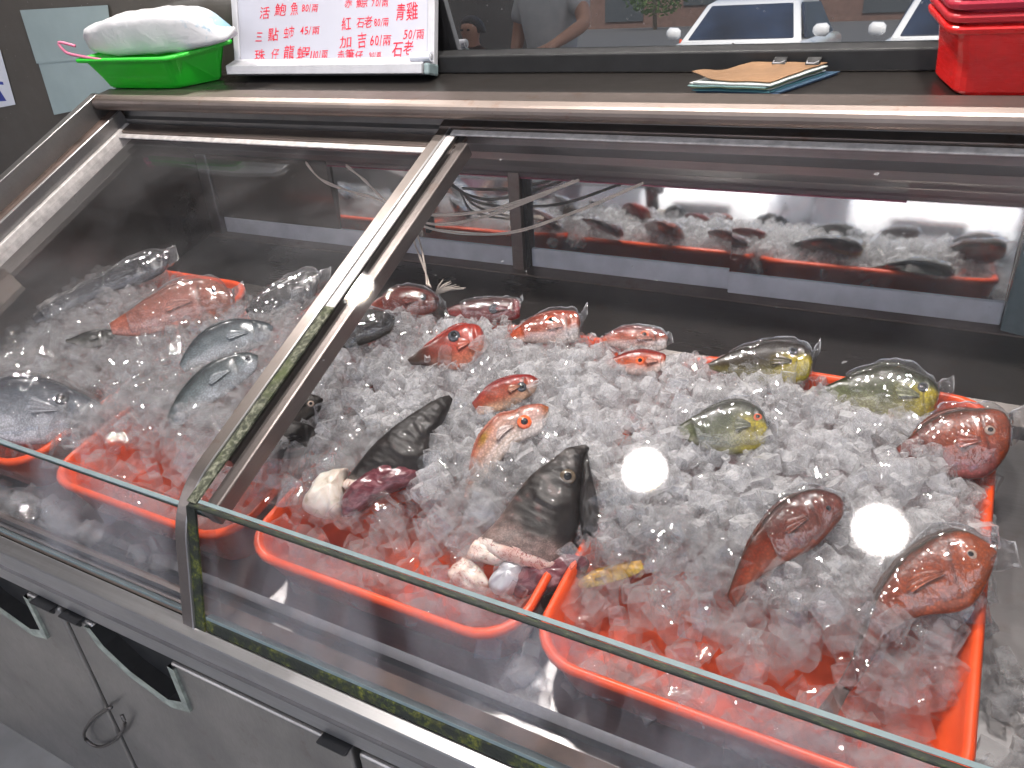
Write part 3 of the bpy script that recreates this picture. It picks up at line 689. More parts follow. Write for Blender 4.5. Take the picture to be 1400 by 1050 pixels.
def bream(s, v, nz, nz2, col):
    st = .5 + .5 * math.sin(v * 26 + nz * 1.5); col = mixc(col, (.62, .28, .06), .35 * st * sm(.2, .35, s))
    col = mixc(col, (.62, .40, .03), .85 * math.exp(-((s - .60) / .05) ** 2) * sm(.1, .6, v)); col = mixc(col, (.66, .20, .02), .8 * sm(.14, .03, s) * sm(-.6, .2, v))
    return mixc(col, (.55, .10, .06), .7 * sm(.72, .95, v))
fish('silvery pink bream curving down with yellow back stripe and orange snout',
     [(750, 556, 750, 566), (737, 552, 742, 584), (717, 555, 726, 594), (700, 562, 706, 602), (682, 567, 692, 614), (664, 585, 680, 630), (651, 605, 667, 644), (643, 631, 656, 658), (638, 658, 648, 672), (634, 680, 642, 688)],
     .026, .42, dict(top=(.9, .40, .30), side=(1.0, .70, .62), belly=(1.2, 1.1, 1.05), fn=bream), (717, 577, 10, 'iris_or'), tail=(.025, .8, M['gill']))
fish('red-orange fish at the back next to the pale frayed fins',
     [(601, 408, 600, 418), (589, 399, 592, 424), (563, 393, 566, 430), (540, 396, 544, 430), (522, 405, 526, 426), (508, 414, 510, 422)],
     .036, .45, dict(top=(.42, .05, .02), side=(.52, .085, .035), belly=(.55, .15, .12)), (579, 406, 4.5, 'iris_gy'), bag=('clear plastic bag over the red-orange fish by the frayed fins', 609, 414, .8, 'film'))
fish('dark red fish under a crinkled bag between two orange fish',
     [(712, 416, 711, 424), (706, 409, 709, 432), (688, 408, 692, 436), (664, 409, 668, 438), (636, 413, 640, 434), (610, 421, 614, 430)],
     .036, .45, dict(top=(.16, .02, .02), side=(.30, .035, .035), belly=(.45, .10, .10), head=(.52, .06, .07)), (675, 422, 7, 'iris_gy'), bag=('clear plastic bag with a glossy crinkled top edge over the dark red fish', 714, 402, .85, 'film'))
# --- dark heads
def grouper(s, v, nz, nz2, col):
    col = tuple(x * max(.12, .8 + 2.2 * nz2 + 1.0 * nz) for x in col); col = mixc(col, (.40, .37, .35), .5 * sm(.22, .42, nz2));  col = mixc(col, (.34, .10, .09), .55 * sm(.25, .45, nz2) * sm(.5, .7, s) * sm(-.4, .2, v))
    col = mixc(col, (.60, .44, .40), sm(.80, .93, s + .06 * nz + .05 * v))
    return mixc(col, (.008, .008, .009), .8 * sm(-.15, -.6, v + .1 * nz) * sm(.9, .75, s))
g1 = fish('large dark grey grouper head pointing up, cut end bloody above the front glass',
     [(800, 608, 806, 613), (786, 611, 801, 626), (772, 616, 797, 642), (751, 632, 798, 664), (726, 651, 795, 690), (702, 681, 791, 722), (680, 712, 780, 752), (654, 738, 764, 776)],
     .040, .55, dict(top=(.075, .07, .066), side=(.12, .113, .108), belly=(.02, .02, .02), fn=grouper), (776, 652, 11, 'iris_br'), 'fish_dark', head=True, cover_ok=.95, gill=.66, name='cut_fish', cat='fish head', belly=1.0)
g2 = fish('black fish head seen from above pointing to the back, white flesh at its cut end',
     [(614, 540, 619, 546), (600, 545, 614, 560), (580, 556, 602, 584), (556, 572, 592, 606), (532, 590, 588, 628), (510, 610, 576, 650), (492, 632, 556, 664), (474, 656, 532, 676)],
     .036, .6, dict(top=(.035, .035, .036), side=(.018, .018, .019), belly=(.010, .010, .010), fn=lambda s, v, nz, nz2, col: mixc(col, (.55, .48, .42), sm(.93, 1.0, s) * .7)), None, 'fish_dark', head=True, cover_ok=.95, gill=.6, name='cut_fish', cat='fish head', belly=1.0, mouth=False)
def lump(name, uvs, dz, mat, parent_root, p0, n, h=.02, off=0):
    pts = [on_plane(u, v, p0 + n * off, n) for u, v in uvs]; c = sum(pts, V((0, 0, 0))) / len(pts); N = 40; rings = []; c = c + (pts[0] - c) * .22
    out = [catmull(pts + [pts[0]], i / N) for i in range(N)]
    for q, d in ((1.0, -.9), (1.03, -.3), (1.0, .1), (.93, .45), (.78, .75), (.55, .92), (.28, 1.0), (.06, 1.02)):
        rings.append([c + (p - c) * q + n * (h * d + .005 * mn.noise((c + (p - c) * q) * 80) + .003 * mn.noise((c + (p - c) * q) * 190)) for p in out])
    m = MB(); m.loft(rings, True, True); return mk(name, m.v, m.f, mat, parent_root, smooth=True)
M['white_flesh'] = (lambda t: t.done(t.pbsdf(t.ramp(t.noise(t.coord(), 30, 6, .65, .8), [(.3, (.35, .27, .20)), (.45, (.62, .54, .46)), (.7, (.78, .74, .68))]), .3, 0, t.bump(t.noise(t.coord(), 60, 5), .5, .003), Subsurface_Weight=.15, Subsurface_Scale=.01)))(NT('white_flesh'))
r_, fr_, wd_, n_, p_ = g1
lump('cut_collar', [(650, 738), (690, 748), (700, 765), (682, 772), (660, 768), (638, 760)], 0, M['flesh'], r_, p_, n_, .014, .008)
lump('cut_collar', [(633, 762), (655, 775), (668, 800), (650, 808), (625, 800), (612, 782)], 0, M['flesh'], r_, p_, n_, .016, .002)
lump('gill_membrane', [(712, 765), (750, 756), (795, 760), (803, 775), (780, 800), (735, 815), (705, 815), (700, 790)], 0, M['gill'], r_, p_, n_, .014, .004)
lump('belly_skin', [(688, 768), (712, 760), (718, 780), (705, 808), (680, 812), (668, 795)], 0, M['fish_silver'] if False else M['alu'], r_, p_, n_, .013, .007)
def plate(uvs, hgt, off, root, p0, n, col, name):
    o = lump(name, uvs, 0, M['fish_dark'], root, p0, n, hgt, off); me = o.data; ca = me.color_attributes.new('Col', 'FLOAT_COLOR', 'POINT')
    ca.data.foreach_set('color', np.array([[*(c * max(.1, 1 + 2.2 * mn.noise((o.location + v.co) * 60) + .9 * mn.noise((o.location + v.co) * 130)) for c in col), 1] for v in me.vertices], dtype=np.float32).ravel())
plate([(803, 616), (808, 645), (818, 690), (816, 722), (800, 738), (792, 700), (795, 660), (797, 632)], .012, .010, r_, p_, n_, (.012, .012, .013), 'lower_jaw')
r_, fr_, wd_, n_, p_ = g2
lump('white_flesh', [(474, 640), (470, 665), (466, 703), (440, 706), (414, 693), (424, 668), (440, 648)], 0, M['white_flesh'], r_, p_, n_, .022, .0)
lump('gill_membrane', [(512, 638), (540, 633), (575, 645), (560, 662), (520, 680), (490, 700), (468, 702), (474, 668)], 0, M['gill'], r_, p_, n_, .016, .012)
fish('small yellow fish sticking out of ice between two tray rims',
     [(790, 797, 792, 803), (800, 788, 806, 802), (814, 780, 822, 798), (836, 774, 844, 792), (860, 768, 868, 784), (876, 766, 880, 776)],
     .012, .4, dict(top=(1.1, .62, .01), side=(1.2, .72, .015), belly=(1.2, .85, .15)), None, cover_ok=.5, mouth=False)
# --- behind the frame
fish('dark brown fish poking out of ice just behind the steel frame',
     [(442, 546, 440, 552), (430, 540, 436, 560), (408, 538, 416, 572), (385, 544, 392, 582), (362, 553, 368, 584), (344, 566, 348, 582)],
     .062, .45, dict(top=(.035, .025, .017), side=(.06, .045, .03), belly=(.10, .08, .06)), (425, 552, 4.5, 'iris_wh'), 'fish_dark', cover_ok=.55)
fish('dark fish sunk deep in ice below the dark brown one',
     [(436, 590, 434, 598), (420, 580, 424, 612), (392, 578, 398, 622), (360, 588, 366, 622), (336, 602, 340, 618)],
     .022, .45, dict(top=(.03, .028, .025), side=(.06, .055, .05), belly=(.1, .09, .08)), None, 'fish_dark', cover_ok=.1)
fish('blackish fish under a white-streaked bag at the back by the frame',
     [(540, 434, 540, 442), (528, 427, 532, 452), (505, 424, 510, 462), (478, 430, 484, 470), (452, 444, 456, 474), (430, 462, 432, 476)],
     .066, .45, dict(top=(.03, .028, .02), side=(.06, .055, .035), belly=(.12, .11, .08)), None, 'fish_dark', bag=('clear plastic bag with white streaks over the blackish fish', 548, 428, .9, 'film_m'))
# --- left tray
BL = dict(top=(.12, .15, .20), side=(.50, .55, .62), belly=(1.1, 1.12, 1.18))
fish('big blue-grey fish head with silver belly by the left end of the glass',
     [(153, 563, 150, 570), (138, 552, 144, 580), (107, 535, 116, 590), (71, 523, 80, 596), (36, 516, 44, 598), (0, 521, 4, 598), (-40, 532, -38, 596), (-90, 548, -90, 590)],
     .034, .5, BL, (84, 545, 8, 'iris_gy'), 'fish_silver', bag=('clear plastic bag around the big blue-grey fish at the left', 162, 566, .8, 'film_m'), gill=.33)
fish('salmon pink fish in a flat bag against the back rim of the left tray',
     [(321, 408, 320, 416), (304, 390, 312, 424), (279, 382, 290, 432), (243, 389, 252, 442), (207, 407, 216, 450), (176, 425, 184, 456), (150, 442, 154, 456)],
     .036, .45, dict(top=(.68, .22, .13), side=(.95, .38, .28), belly=(.95, .48, .40), head=(.78, .27, .15)), (291, 397, 4, 'iris_gy'), bag=('clear flat plastic bag around the salmon pink fish', 332, 386, .85, 'film_m'), gill=.36)
fish('long blue-black fish in a bag along the far side of the left tray',
     [(232, 346, 230, 358), (214, 344, 222, 370), (179, 354, 192, 384), (143, 374, 154, 396), (100, 397, 112, 414), (64, 417, 76, 430), (44, 436, 50, 442)],
     .034, .45, dict(top=(.03, .045, .075), side=(.07, .085, .11), belly=(.32, .34, .38)), (218, 354, 4, 'iris_gy'), 'fish_silver', bag=('clear plastic bag along the long blue-black fish with its end sticking up', 240, 336, .9, 'film_m'))
fish('dark silver fish in a bag, tucked behind the top of the steel frame',
     [(440, 376, 436, 388), (424, 370, 428, 406), (393, 382, 404, 426), (357, 404, 372, 438), (335, 424, 346, 440)],
     .036, .4, dict(top=(.05, .052, .055), side=(.10, .105, .11), belly=(.2, .21, .22)), None, 'fish_silver', bag=('grey clear plastic bag around the dark silver fish by the frame', 452, 366, .95, 'film_m'))
fish('grey-blue mackerel-like fish, upper of two beside the steel frame',
     [(374, 446, 372, 454), (357, 439, 366, 464), (321, 437, 336, 476), (286, 450, 302, 486), (258, 474, 270, 498), (245, 498, 252, 508)],
     .028, .42, dict(top=(.12, .15, .17), side=(.36, .42, .45), belly=(.8, .85, .9)), (356, 450, 4, 'iris_gy'), 'fish_silver', cover_ok=.2)
fish('grey-blue mackerel-like fish, lower of two beside the steel frame',
     [(353, 486, 352, 496), (333, 482, 346, 506), (296, 493, 312, 532), (264, 518, 280, 552), (238, 549, 252, 574), (228, 570, 238, 588)],
     .026, .42, dict(top=(.12, .155, .165), side=(.38, .44, .46), belly=(.8, .85, .9)), (338, 490, 4, 'iris_gy'), 'fish_silver', cover_ok=.2)
fish('grey tail end of a fish poking from ice below the salmon pink fish',
     [(160, 452, 158, 462), (142, 450, 142, 470), (124, 453, 124, 474), (104, 460, 104, 470), (90, 464, 90, 468)],
     .014, .4, dict(top=(.08, .09, .09), side=(.2, .21, .2), belly=(.4, .4, .38)), None, 'fish_silver', cover_ok=.2, mouth=False)

# ------------------------------------------------------------------ ice
def cube_base(k):
    rs = np.random.default_rng(100 + k); bm = bmesh.new(); bmesh.ops.create_cube(bm, size=2)
    bmesh.ops.subdivide_edges(bm, edges=bm.edges[:], cuts=3, use_grid_fill=True)
    sx, sy, sz = rs.uniform(.8, 1.12, 3); rnd = rs.uniform(.0, .16); tp = rs.uniform(-.2, .2, 2); off = V(rs.uniform(-50, 50, 3)); dim = rs.random() < .45
    for v in bm.verts:
        c = v.co.copy(); sph = c.normalized() * 1.22
        e = max(abs(c.x), abs(c.y), abs(c.z))
        q = c.lerp(sph, rnd); 
        if dim and c.z > .5: q.z -= .55 * max(0, 1 - (c.x ** 2 + c.y ** 2) * 1.1)
        q.x *= sx * (1 + tp[0] * c.z); q.y *= sy * (1 + tp[1] * c.z); q.z *= sz
        q += V((mn.noise(c * .9 + off), mn.noise(c * .9 + off + V((9, 0, 0))), mn.noise(c * .9 + off + V((0, 9, 0))))) * .22
        v.co = q
    vs = np.array([v.co[:] for v in bm.verts]); fs = np.array([[v.index for v in f.verts] for f in bm.faces]); bm.free(); return vs, fs
BASES = [cube_base(k) for k in range(12)]
cubes = []   # (pos, size, quat, base)
def rq():
    q = rng.normal(size=4); return q / np.linalg.norm(q)
def inside_fish(p, extra=1.0):
    for fr, wd, n, cov, bel in FISHS:
        mids, hv, ws, bb = fr
        if not (bb[0] < p.x < bb[1] and bb[2] < p.y < bb[3]): continue
        d = mids - np.array(p); i = int((d * d).sum(1).argmin())
        h = hv[i]; hl = np.linalg.norm(h); rel = -d[i]; a = rel @ h / hl ** 2; w = rel @ np.array(n)
        tl_ = np.linalg.norm(rel - h * (rel @ h) / hl ** 2 - np.array(n) * w)
        if tl_ > .02: continue
        sx = i / 40; lo = -cov + (0 if cov > .7 else 1.3 * max(0, sx - .45))
        if lo < a < 1.06 + .008 / hl and -ws[i] * .8 < w < .06: return True
        if -1.1 < a < 1 and -ws[i] * .7 < w < ws[i] * .45: return True
    return False
FISHS = []
for fr, wd, n, cov, bel in FISH:
    ms = np.array([fr(i / 40)[0][:] for i in range(41)]); hs = np.array([fr(i / 40)[1][:] for i in range(41)]); ws = np.array([wd(i / 40, np.linalg.norm(hs[i])) for i in range(41)])
    bb = (ms[:, 0].min() - .06, ms[:, 0].max() + .06, ms[:, 1].min() - .06, ms[:, 1].max() + .06); FISHS.append(((ms, hs, ws, bb), wd, n, cov, bel))
def in_trays(x, y, mg=.012):
    return any(a + mg < x < b - mg for a, b in trays) and TY0 + mg < y < TY1 - mg
def add_layer(step, depth, y0=.44, y1=1.035, keep=1.0, sc=1.0, jit=.5):
    y = y0
    while y < y1:
        x = -1.80
        while x < .105:
            px, py = x + rng.uniform(-jit, jit) * step, y + rng.uniform(-jit, jit) * step
            x += step
            gap = not in_trays(px, py)
            if gap and (py < (.55 if px > -.5 else .485) or py > 1.0): continue
            if rng.random() > keep * (.64 + .36 * sm(.48, .64, py)) * (1 if depth < .02 else sm(.47, .66, py)): continue
            s0 = .0162 * (1 - .30 * sm(.56, .85, py)) * rng.uniform(.72, 1.18) * sc
            if rng.random() < .22: s0 *= .6
            z = S(px, py) - depth + rng.uniform(-.006, .006)
            if z < .752 + s0 * .8: z = .752 + s0 * .8 if depth < .02 else None
            if z is None: continue
            p = V((px, py, z))
            if inside_fish(p): continue
            cubes.append((p, s0, rq(), int(rng.integers(len(BASES)))))
        y += step
add_layer(.0225, .004); add_layer(.0235, .022); add_layer(.026, .042); add_layer(.045, -.012, .55, 1.0, .55); add_layer(.017, -.001, .60, 1.03, .62, .46)
def loose(x0, x1, y0, y1, z0, n, zr=.02):
    for _ in range(n):
        s0 = .013 * rng.uniform(.7, 1.15); cubes.append((V((rng.uniform(x0, x1), rng.uniform(y0, y1), z0 + s0 * .8 + rng.uniform(0, zr))), s0, rq(), int(rng.integers(len(BASES)))))
loose(-1.55, -1.12, .375, .418, .735, 60, .03); loose(-1.12, -1.0, .385, .415, .735, 8, .01); loose(.135, .235, .40, .60, .744, 60, .04); loose(.135, .2, .60, .66, .744, 8, .005)
loose(-.385, -.33, .42, .47, .744, 9, .03); loose(-.30, .08, .455, .49, .756, 40, .015); loose(-.78, -.42, .455, .49, .756, 34, .015); loose(-1.25, -.88, .455, .49, .756, 34, .015)
def qmat(q):
    w, x, y, z = q
    return np.array([[1 - 2 * (y * y + z * z), 2 * (x * y - z * w), 2 * (x * z + y * w)], [2 * (x * y + z * w), 1 - 2 * (x * x + z * z), 2 * (y * z - x * w)], [2 * (x * z - y * w), 2 * (y * z + x * w), 1 - 2 * (x * x + y * y)]])
def shown(c):   # apparent size of a cube that lies open on top of the pile
    p, s0 = c[0], c[1]; d = R.transposed() @ (p - CAM)
    u, v = 700 + F * d.x / -d.z, 525 - F * d.y / -d.z
    if not (15 < u < 1385 and 15 < v < 1035): return 0
    if p.z < S(p.x, p.y) - .012 or not in_trays(p.x, p.y) or p.x < -.34: return 0
    return s0 / -d.z
order = sorted(range(len(cubes)), key=lambda i: -shown(cubes[i])); single = set(order[:300])
meshes = []
for k, (vs, fs) in enumerate(BASES):
    m = bpy.data.meshes.new('ice_cube'); m.from_pydata(vs.tolist(), [], fs.tolist()); m.materials.append(M['ice']); m.polygons.foreach_set('use_smooth', [True] * len(m.polygons)); m.set_sharp_from_angle(angle=math.radians(27)); meshes.append(m)
AV, AF, off = [], [], 0
for i, (p, s0, q, b) in enumerate(cubes):
    if i in single:
        o = bpy.data.objects.new('ice_cube', meshes[b]);
        if p.y > .66: o.material_slots[0].link = 'OBJECT'; o.material_slots[0].material = M['ice_w']
        o.location = p; o.scale = (s0, s0, s0); o.rotation_mode = 'QUATERNION'; o.rotation_quaternion = q; COL.objects.link(o)
        tag(o, 'clear wet ice cube lying open on top of the tray with the big red parrotfish', 'ice cube', 'ice cubes on top of the right tray')
    else:
        vs, fs = BASES[b]; AV.append(vs @ qmat(q).T * s0 + np.array(p)); AF.append(fs + off); off += len(vs)
AV = np.concatenate(AV); AF = np.concatenate(AF)
cz = AV[AF[:, 0]]; fm_ = ((cz[:, 1] > .64 + .05 * np.sin(cz[:, 0] * 23)) & (cz[:, 1] < 1.06) & (cz[:, 0] > -1.0 + .04 * np.sin(cz[:, 1] * 31))).astype(np.int32)
nf = len(BASES[0][1]); fm_ *= np.repeat(rng.random(len(AF) // nf) < .70, nf).astype(np.int32)
m = bpy.data.meshes.new('crushed_ice'); m.vertices.add(len(AV)); m.vertices.foreach_set('co', AV.astype(np.float32).ravel())
m.loops.add(AF.size); m.loops.foreach_set('vertex_index', AF.astype(np.int32).ravel()); m.polygons.add(len(AF)); m.polygons.foreach_set('loop_start', np.arange(0, AF.size, 4, dtype=np.int32))
m.polygons.foreach_set('use_smooth', np.ones(len(AF), dtype=bool)); m.update(calc_edges=True); m.validate(); m.set_sharp_from_angle(angle=math.radians(27)); m.materials.append(M['ice']); m.materials.append(M['ice_w']); m.polygons.foreach_set('material_index', fm_)
o = bpy.data.objects.new('crushed_ice', m); COL.objects.link(o); tag(o, 'loose clear ice heaped over the trays and the cabinet floor', 'ice', None, 'stuff')
# packed ice below
g = MB()
for (x0, x1) in trays:
    nx, ny = 36, 48; vs = []; fs = []
    for j in range(ny + 1):
        for i in range(nx + 1):
            x = x0 + .02 + (x1 - x0 - .04) * i / nx; y = TY0 + .03 + (TY1 - TY0 - .06) * j / ny
            z = S(x, y) - .05 - .09 * max(sm(.74, .60, y), sm(-.85, -1.0, x) * .75) + .012 * mn.noise(V((x * 40, y * 40, 2))); vs.append((x, y, max(z, .738)))
    for j in range(ny):
        for i in range(nx): a = j * (nx + 1) + i; fs.append((a, a + 1, a + nx + 2, a + nx + 1))
    g.add(vs, fs)
tag(g.obj('packed_ice', M['ice_bed'], smooth=True), 'packed ice under the loose cubes in the orange trays', 'ice', None, 'stuff')
#SCENE2
# ------------------------------------------------------------------ things on the counter
TILT = math.radians(7.2); PN = V((0, -math.cos(TILT), math.sin(TILT))); PU = V((0, math.sin(TILT), math.cos(TILT))); PP = V((0, 1.36, 1.235))
def pan(x, h, o=0): return V((x, PP.y, PP.z)) + PU * h + PN * o
wn = empty('tilted_window', (-.3, 1.37, 1.2), 'dark tilted window pane behind the counter mirroring parked cars', 'window')
m = MB(); m.hexa([pan(-1.30, 0, -.008), pan(1.3, 0, -.008), pan(1.3, 0, 0), pan(-1.30, 0, 0), pan(-1.30, .28, -.008), pan(1.3, .28, -.008), pan(1.3, .28, 0), pan(-1.30, .28, 0)]); m.obj('window_pane', M['pane'], wn)
m = MB(); m.box(-1.45, 1.3, 1.328, 1.372, 1.2005, 1.2345); m.obj('window_sill', M['black_rub'], wn, bevel=.003)
M['panel'] = mirror('painted_reflection_panel', (.085, .075, .066), .12, .10, .04)  # base colour carries the grey-brown of a wall reflected in the glass
m = MB(); m.hexa([pan(-3.2, -.75, -.012), pan(-1.302, -.75, -.012), pan(-1.302, -.75, -.001), pan(-3.2, -.75, -.001), pan(-3.2, .75, -.012), pan(-1.302, .75, -.012), pan(-1.302, .75, -.001), pan(-3.2, .75, -.001)])
tag(m.obj('side_panel', M['panel']), 'glossy glass panel with paper notices behind the green basket, reflected wall painted in grey-brown', 'panel')
def sheet(name, uv, mat, o=.002, lab=None, cat='notice', th=.0006):
    p = [on_plane(u, v, pan(0, 0, o), PN) for u, v in uv]; m = MB()
    p = [p[3], p[2], p[1], p[0]]
    m.hexa([q - PN * th for q in p] + [q + PN * .0 for q in p]); ob = m.obj(name, mat)
    return tag(ob, lab, cat) if lab else ob
sheet('paper_notice', [(27, 14), (147, 7), (156, 78), (50, 87)], M['paper'], .0045, 'pale blue-grey sheet of paper, upper of two taped to the panel')
sheet('paper_notice', [(52, 85), (150, 78), (170, 138), (74, 157)], M['paper'], .003, 'pale blue-grey sheet of paper, lower of two taped to the panel')
nt = sheet('printed_notice', [(-60, 62), (0, 68), (21, 143), (-42, 155)], M['white_paper'], .003, 'white printed notice with dark lines at the left edge of the photo')
m = MB()
for uv in ([(-40, 84), (-2, 90), (0, 97), (-38, 91)], [(-36, 108), (4, 112), (5, 116), (-35, 112)], [(-34, 120), (0, 124), (9, 138), (-30, 140)]):
    p = [on_plane(u, v, pan(0, 0, .0036), PN) for u, v in uv]; m.add(p, [(3, 2, 1, 0)])
m.obj('printed_lines', M['blue_ink'], nt)
# green basket with the tissue pack
def quad_ring(c, grow, z, r=.02, n=5):
    ctr = sum((V((x, y, 0)) for x, y in c), V((0, 0, 0))) / 4; out = []
    P = []
    for x, y in c:
        d = V((x, y, 0)) - ctr; P.append(V((x + math.copysign(grow, d.x), y + math.copysign(grow * .7, d.y), z)))
    for i in range(4):
        a, b, d = P[i - 1], P[i], P[(i + 1) % 4]; p0 = b + (a - b).normalized() * r; p1 = b + (d - b).normalized() * r
        for k in range(n):
            u = k / (n - 1); out.append(p0 * (1 - u) ** 2 + b * 2 * u * (1 - u) + p1 * u * u)
    return out
def tub(name, c, z0, h, flare, lip, mat, label, cat, group=None, th=.004):
    m = MB(); q = quad_ring
    m.loft([q(c, 0, z0), q(c, flare * .93, z0 + h * .88), q(c, flare + lip, z0 + h * .89), q(c, flare + lip + .002, z0 + h * .96), q(c, flare + lip, z0 + h), q(c, flare, z0 + h), q(c, flare - th, z0 + h - .004), q(c, -th, z0 + th)], True, True)
    o = m.obj(name, mat, smooth=False, bevel=.002); return tag(o, label, cat, group)
tub('plastic_basket', [(-1.815, 1.236), (-1.585, 1.236), (-1.495, 1.30), (-1.74, 1.31)], 1.2012, .077, .030, .014, M['green'], 'bright green plastic basket on the counter holding a pack of tissues', 'basket')
def printed():
    t = NT('printed_wrap'); c = t.coord(); n = t.noise(c, 26, 4, .6); tc = t.n('ShaderNodeSeparateXYZ'); t.l(c, tc.inputs[0])
    mk_ = t.math('MULTIPLY', t.rampf(n, [(.50, 0), (.56, 1)]), t.rampf(t.math('ADD', tc.outputs[0], .5), [(.60, 0), (.72, 1)]))
    return t.done(t.pbsdf(t.mixc(mk_, (.60, .60, .62), (.12, .32, .45)), .35, 0, t.bump(t.noise(c, 30, 4, .6, 1), .5, .004)))
tp = empty('tissue_pack', (-1.62, 1.275, 1.262), 'white plastic-wrapped pack of paper tissues sitting in the green basket', 'tissue pack')
m = MB(); rings = []; NX = 30
for i in range(NX + 1):
    u = i / NX; x = -1.865 + .455 * u; ring = []
    zt = 1.340 + .012 * math.sin(u * 3) + .012 * u; zb = 1.268 + .008 * u; e = min(1, (u * (1 - u)) ** .35 * 1.75); sl = .05 * sm(.8, 1, u)
    for k in range(28):
        a = 2 * math.pi * k / 28; cx, cz = math.cos(a), math.sin(a); cx = math.copysign(abs(cx) ** .45, cx); cz = math.copysign(abs(cz) ** .45, cz)
        p = V((x + sl * (-cz * .5), 1.272 + .012 * u + cx * .042 * e, (zt + zb) / 2 + cz * (zt - zb) / 2 * e)); p += V((0, mn.noise(p * 35), mn.noise(p * 33 + V((5, 0, 0))))) * .003 * (1 + 1.5 * sm(.2, 0, u)); ring.append(p)
    rings.append(ring)
m.loft(rings); m.obj('wrapper', printed(), tp, smooth=True)
m = MB(); m.tube([catmull([V((-1.87, 1.235, 1.30)), V((-1.91, 1.225, 1.312)), V((-1.895, 1.222, 1.29)), V((-1.84, 1.215, 1.283)), V((-1.76, 1.208, 1.276))], i / 24) for i in range(25)], .0035, 6)
m.obj('pink_strap', simple('pink_plastic', (.55, .16, .26), .4), tp, smooth=True)
# white board
BT = math.radians(24); BU = V((0, math.sin(BT), math.cos(BT))); BN = V((0, -math.cos(BT), math.sin(BT))); BO = V((0, 1.306, 1.203))
def bd(x, h, o): return V((x, BO.y, BO.z)) + BU * h + BN * o
wb = empty('price_board', (-1.19, 1.31, 1.201), 'white board with red handwritten fish prices leaning on the window', 'price board')
def bbox_(m, x0, x1, h0, h1, o0, o1): m.hexa([bd(x0, h0, o0), bd(x1, h0, o0), bd(x1, h0, o1), bd(x0, h0, o1)][::-1] + [bd(x0, h1, o0), bd(x1, h1, o0), bd(x1, h1, o1), bd(x0, h1, o1)][::-1])
H = .172
m = MB(); bbox_(m, -1.435, -.935, .018, H, 0, .008); m.obj('board', M['wb'], wb)
for xa in (-1.452, -.934): m = MB(); bbox_(m, xa, xa + .016, .01, H, -.003, .012); m.obj('side_frame', M['alu'], wb, bevel=.002)
lp = [(.002, 0), (.002, .036), (.020, .038), (.034, .012), (.036, .0088), (.020, 0)]
m = MB(); m.loft([[bd(x, h, o) for h, o in lp] for x in (-1.452, -.930)]); m.obj('pen_tray', M['alu'], wb, bevel=.0015)
m = MB(); bbox_(m, -.928, -.915, .0, .022, -.002, .034); m.obj('corner_cap', M['glass_edge'], wb, bevel=.004)
m = MB(); m.tube([bd(-.960, .033, .027), bd(-.914, .033, .027)], .0085, 14); pen = m.obj('marker_pen', M['white_paper']); tag(pen, 'white marker pen lying in the pen tray of the price board', 'marker pen')
m = MB(); m.tube([bd(-.9139, .033, .027), bd(-.9125, .033, .027)], .0045, 12); m.obj('pen_end', M['alu'], pen)
_cache = {}
def glyph(ch):
    if ch not in _cache:
        c = bpy.data.curves.new('glyph', 'FONT'); c.body = ch; c.resolution_u = 2; c.offset = .004 if ord(ch) > 255 else .008
        o = bpy.data.objects.new('glyph', c); COL.objects.link(o); bpy.context.view_layer.update()
        me = bpy.data.meshes.new_from_object(o.evaluated_get(bpy.context.evaluated_depsgraph_get()))
        vs = np.array([v.co[:2] for v in me.vertices]) if len(me.vertices) else np.zeros((1, 2)); fs = [tuple(p.vertices) for p in me.polygons]
        bpy.data.objects.remove(o); bpy.data.curves.remove(c); bpy.data.meshes.remove(me)
        _cache[ch] = (vs, fs)
    return _cache[ch]
ink = MB()
def put(ch, cx, cy, w, h):       # centre and size in the close-up of the board (4.667 px per photo px)
    vs, fs = glyph(ch); lo, hi = vs.min(0), vs.max(0); sz = np.maximum(hi - lo, .05); ang = random.uniform(-.06, .10); sh = .16
    out = []
    for x, y in vs:
        gx = ((x - lo[0]) / sz[0] - .5) * w; gy = ((y - lo[1]) / sz[1] - .5) * h
        gx += sh * gy * .6 + 1.5 * math.sin(gy * .12 + cx); gy += .06 * gx + 1.2 * math.sin(gx * .15 + cy)
        gx, gy = gx * math.cos(ang) - gy * math.sin(ang), gx * math.sin(ang) + gy * math.cos(ang)
        out.append(on_plane(320 + (cx + gx) / 4.667, (cy - gy) / 4.667, bd(0, 0, .0085), BN))
    ink.add(out, fs)
def run(txt, x0, x1, cy, h):
    wts = [1.0 if ord(c) > 255 else (.5 if c != '/' and c != '1' else .32) for c in txt]; W = sum(wts); x = x0
    for c, w in zip(txt, wts):
        ww = (x1 - x0) * w / W
        if c == '/': put(c, x + ww / 2, cy, ww * .8, h * .9)
        elif c == '1': put(c, x + ww / 2, cy, ww * .45, h * .85)
        else: put(c, x + ww / 2, cy, ww * .82, h * (.85 if ord(c) < 255 else .9))
        x += ww
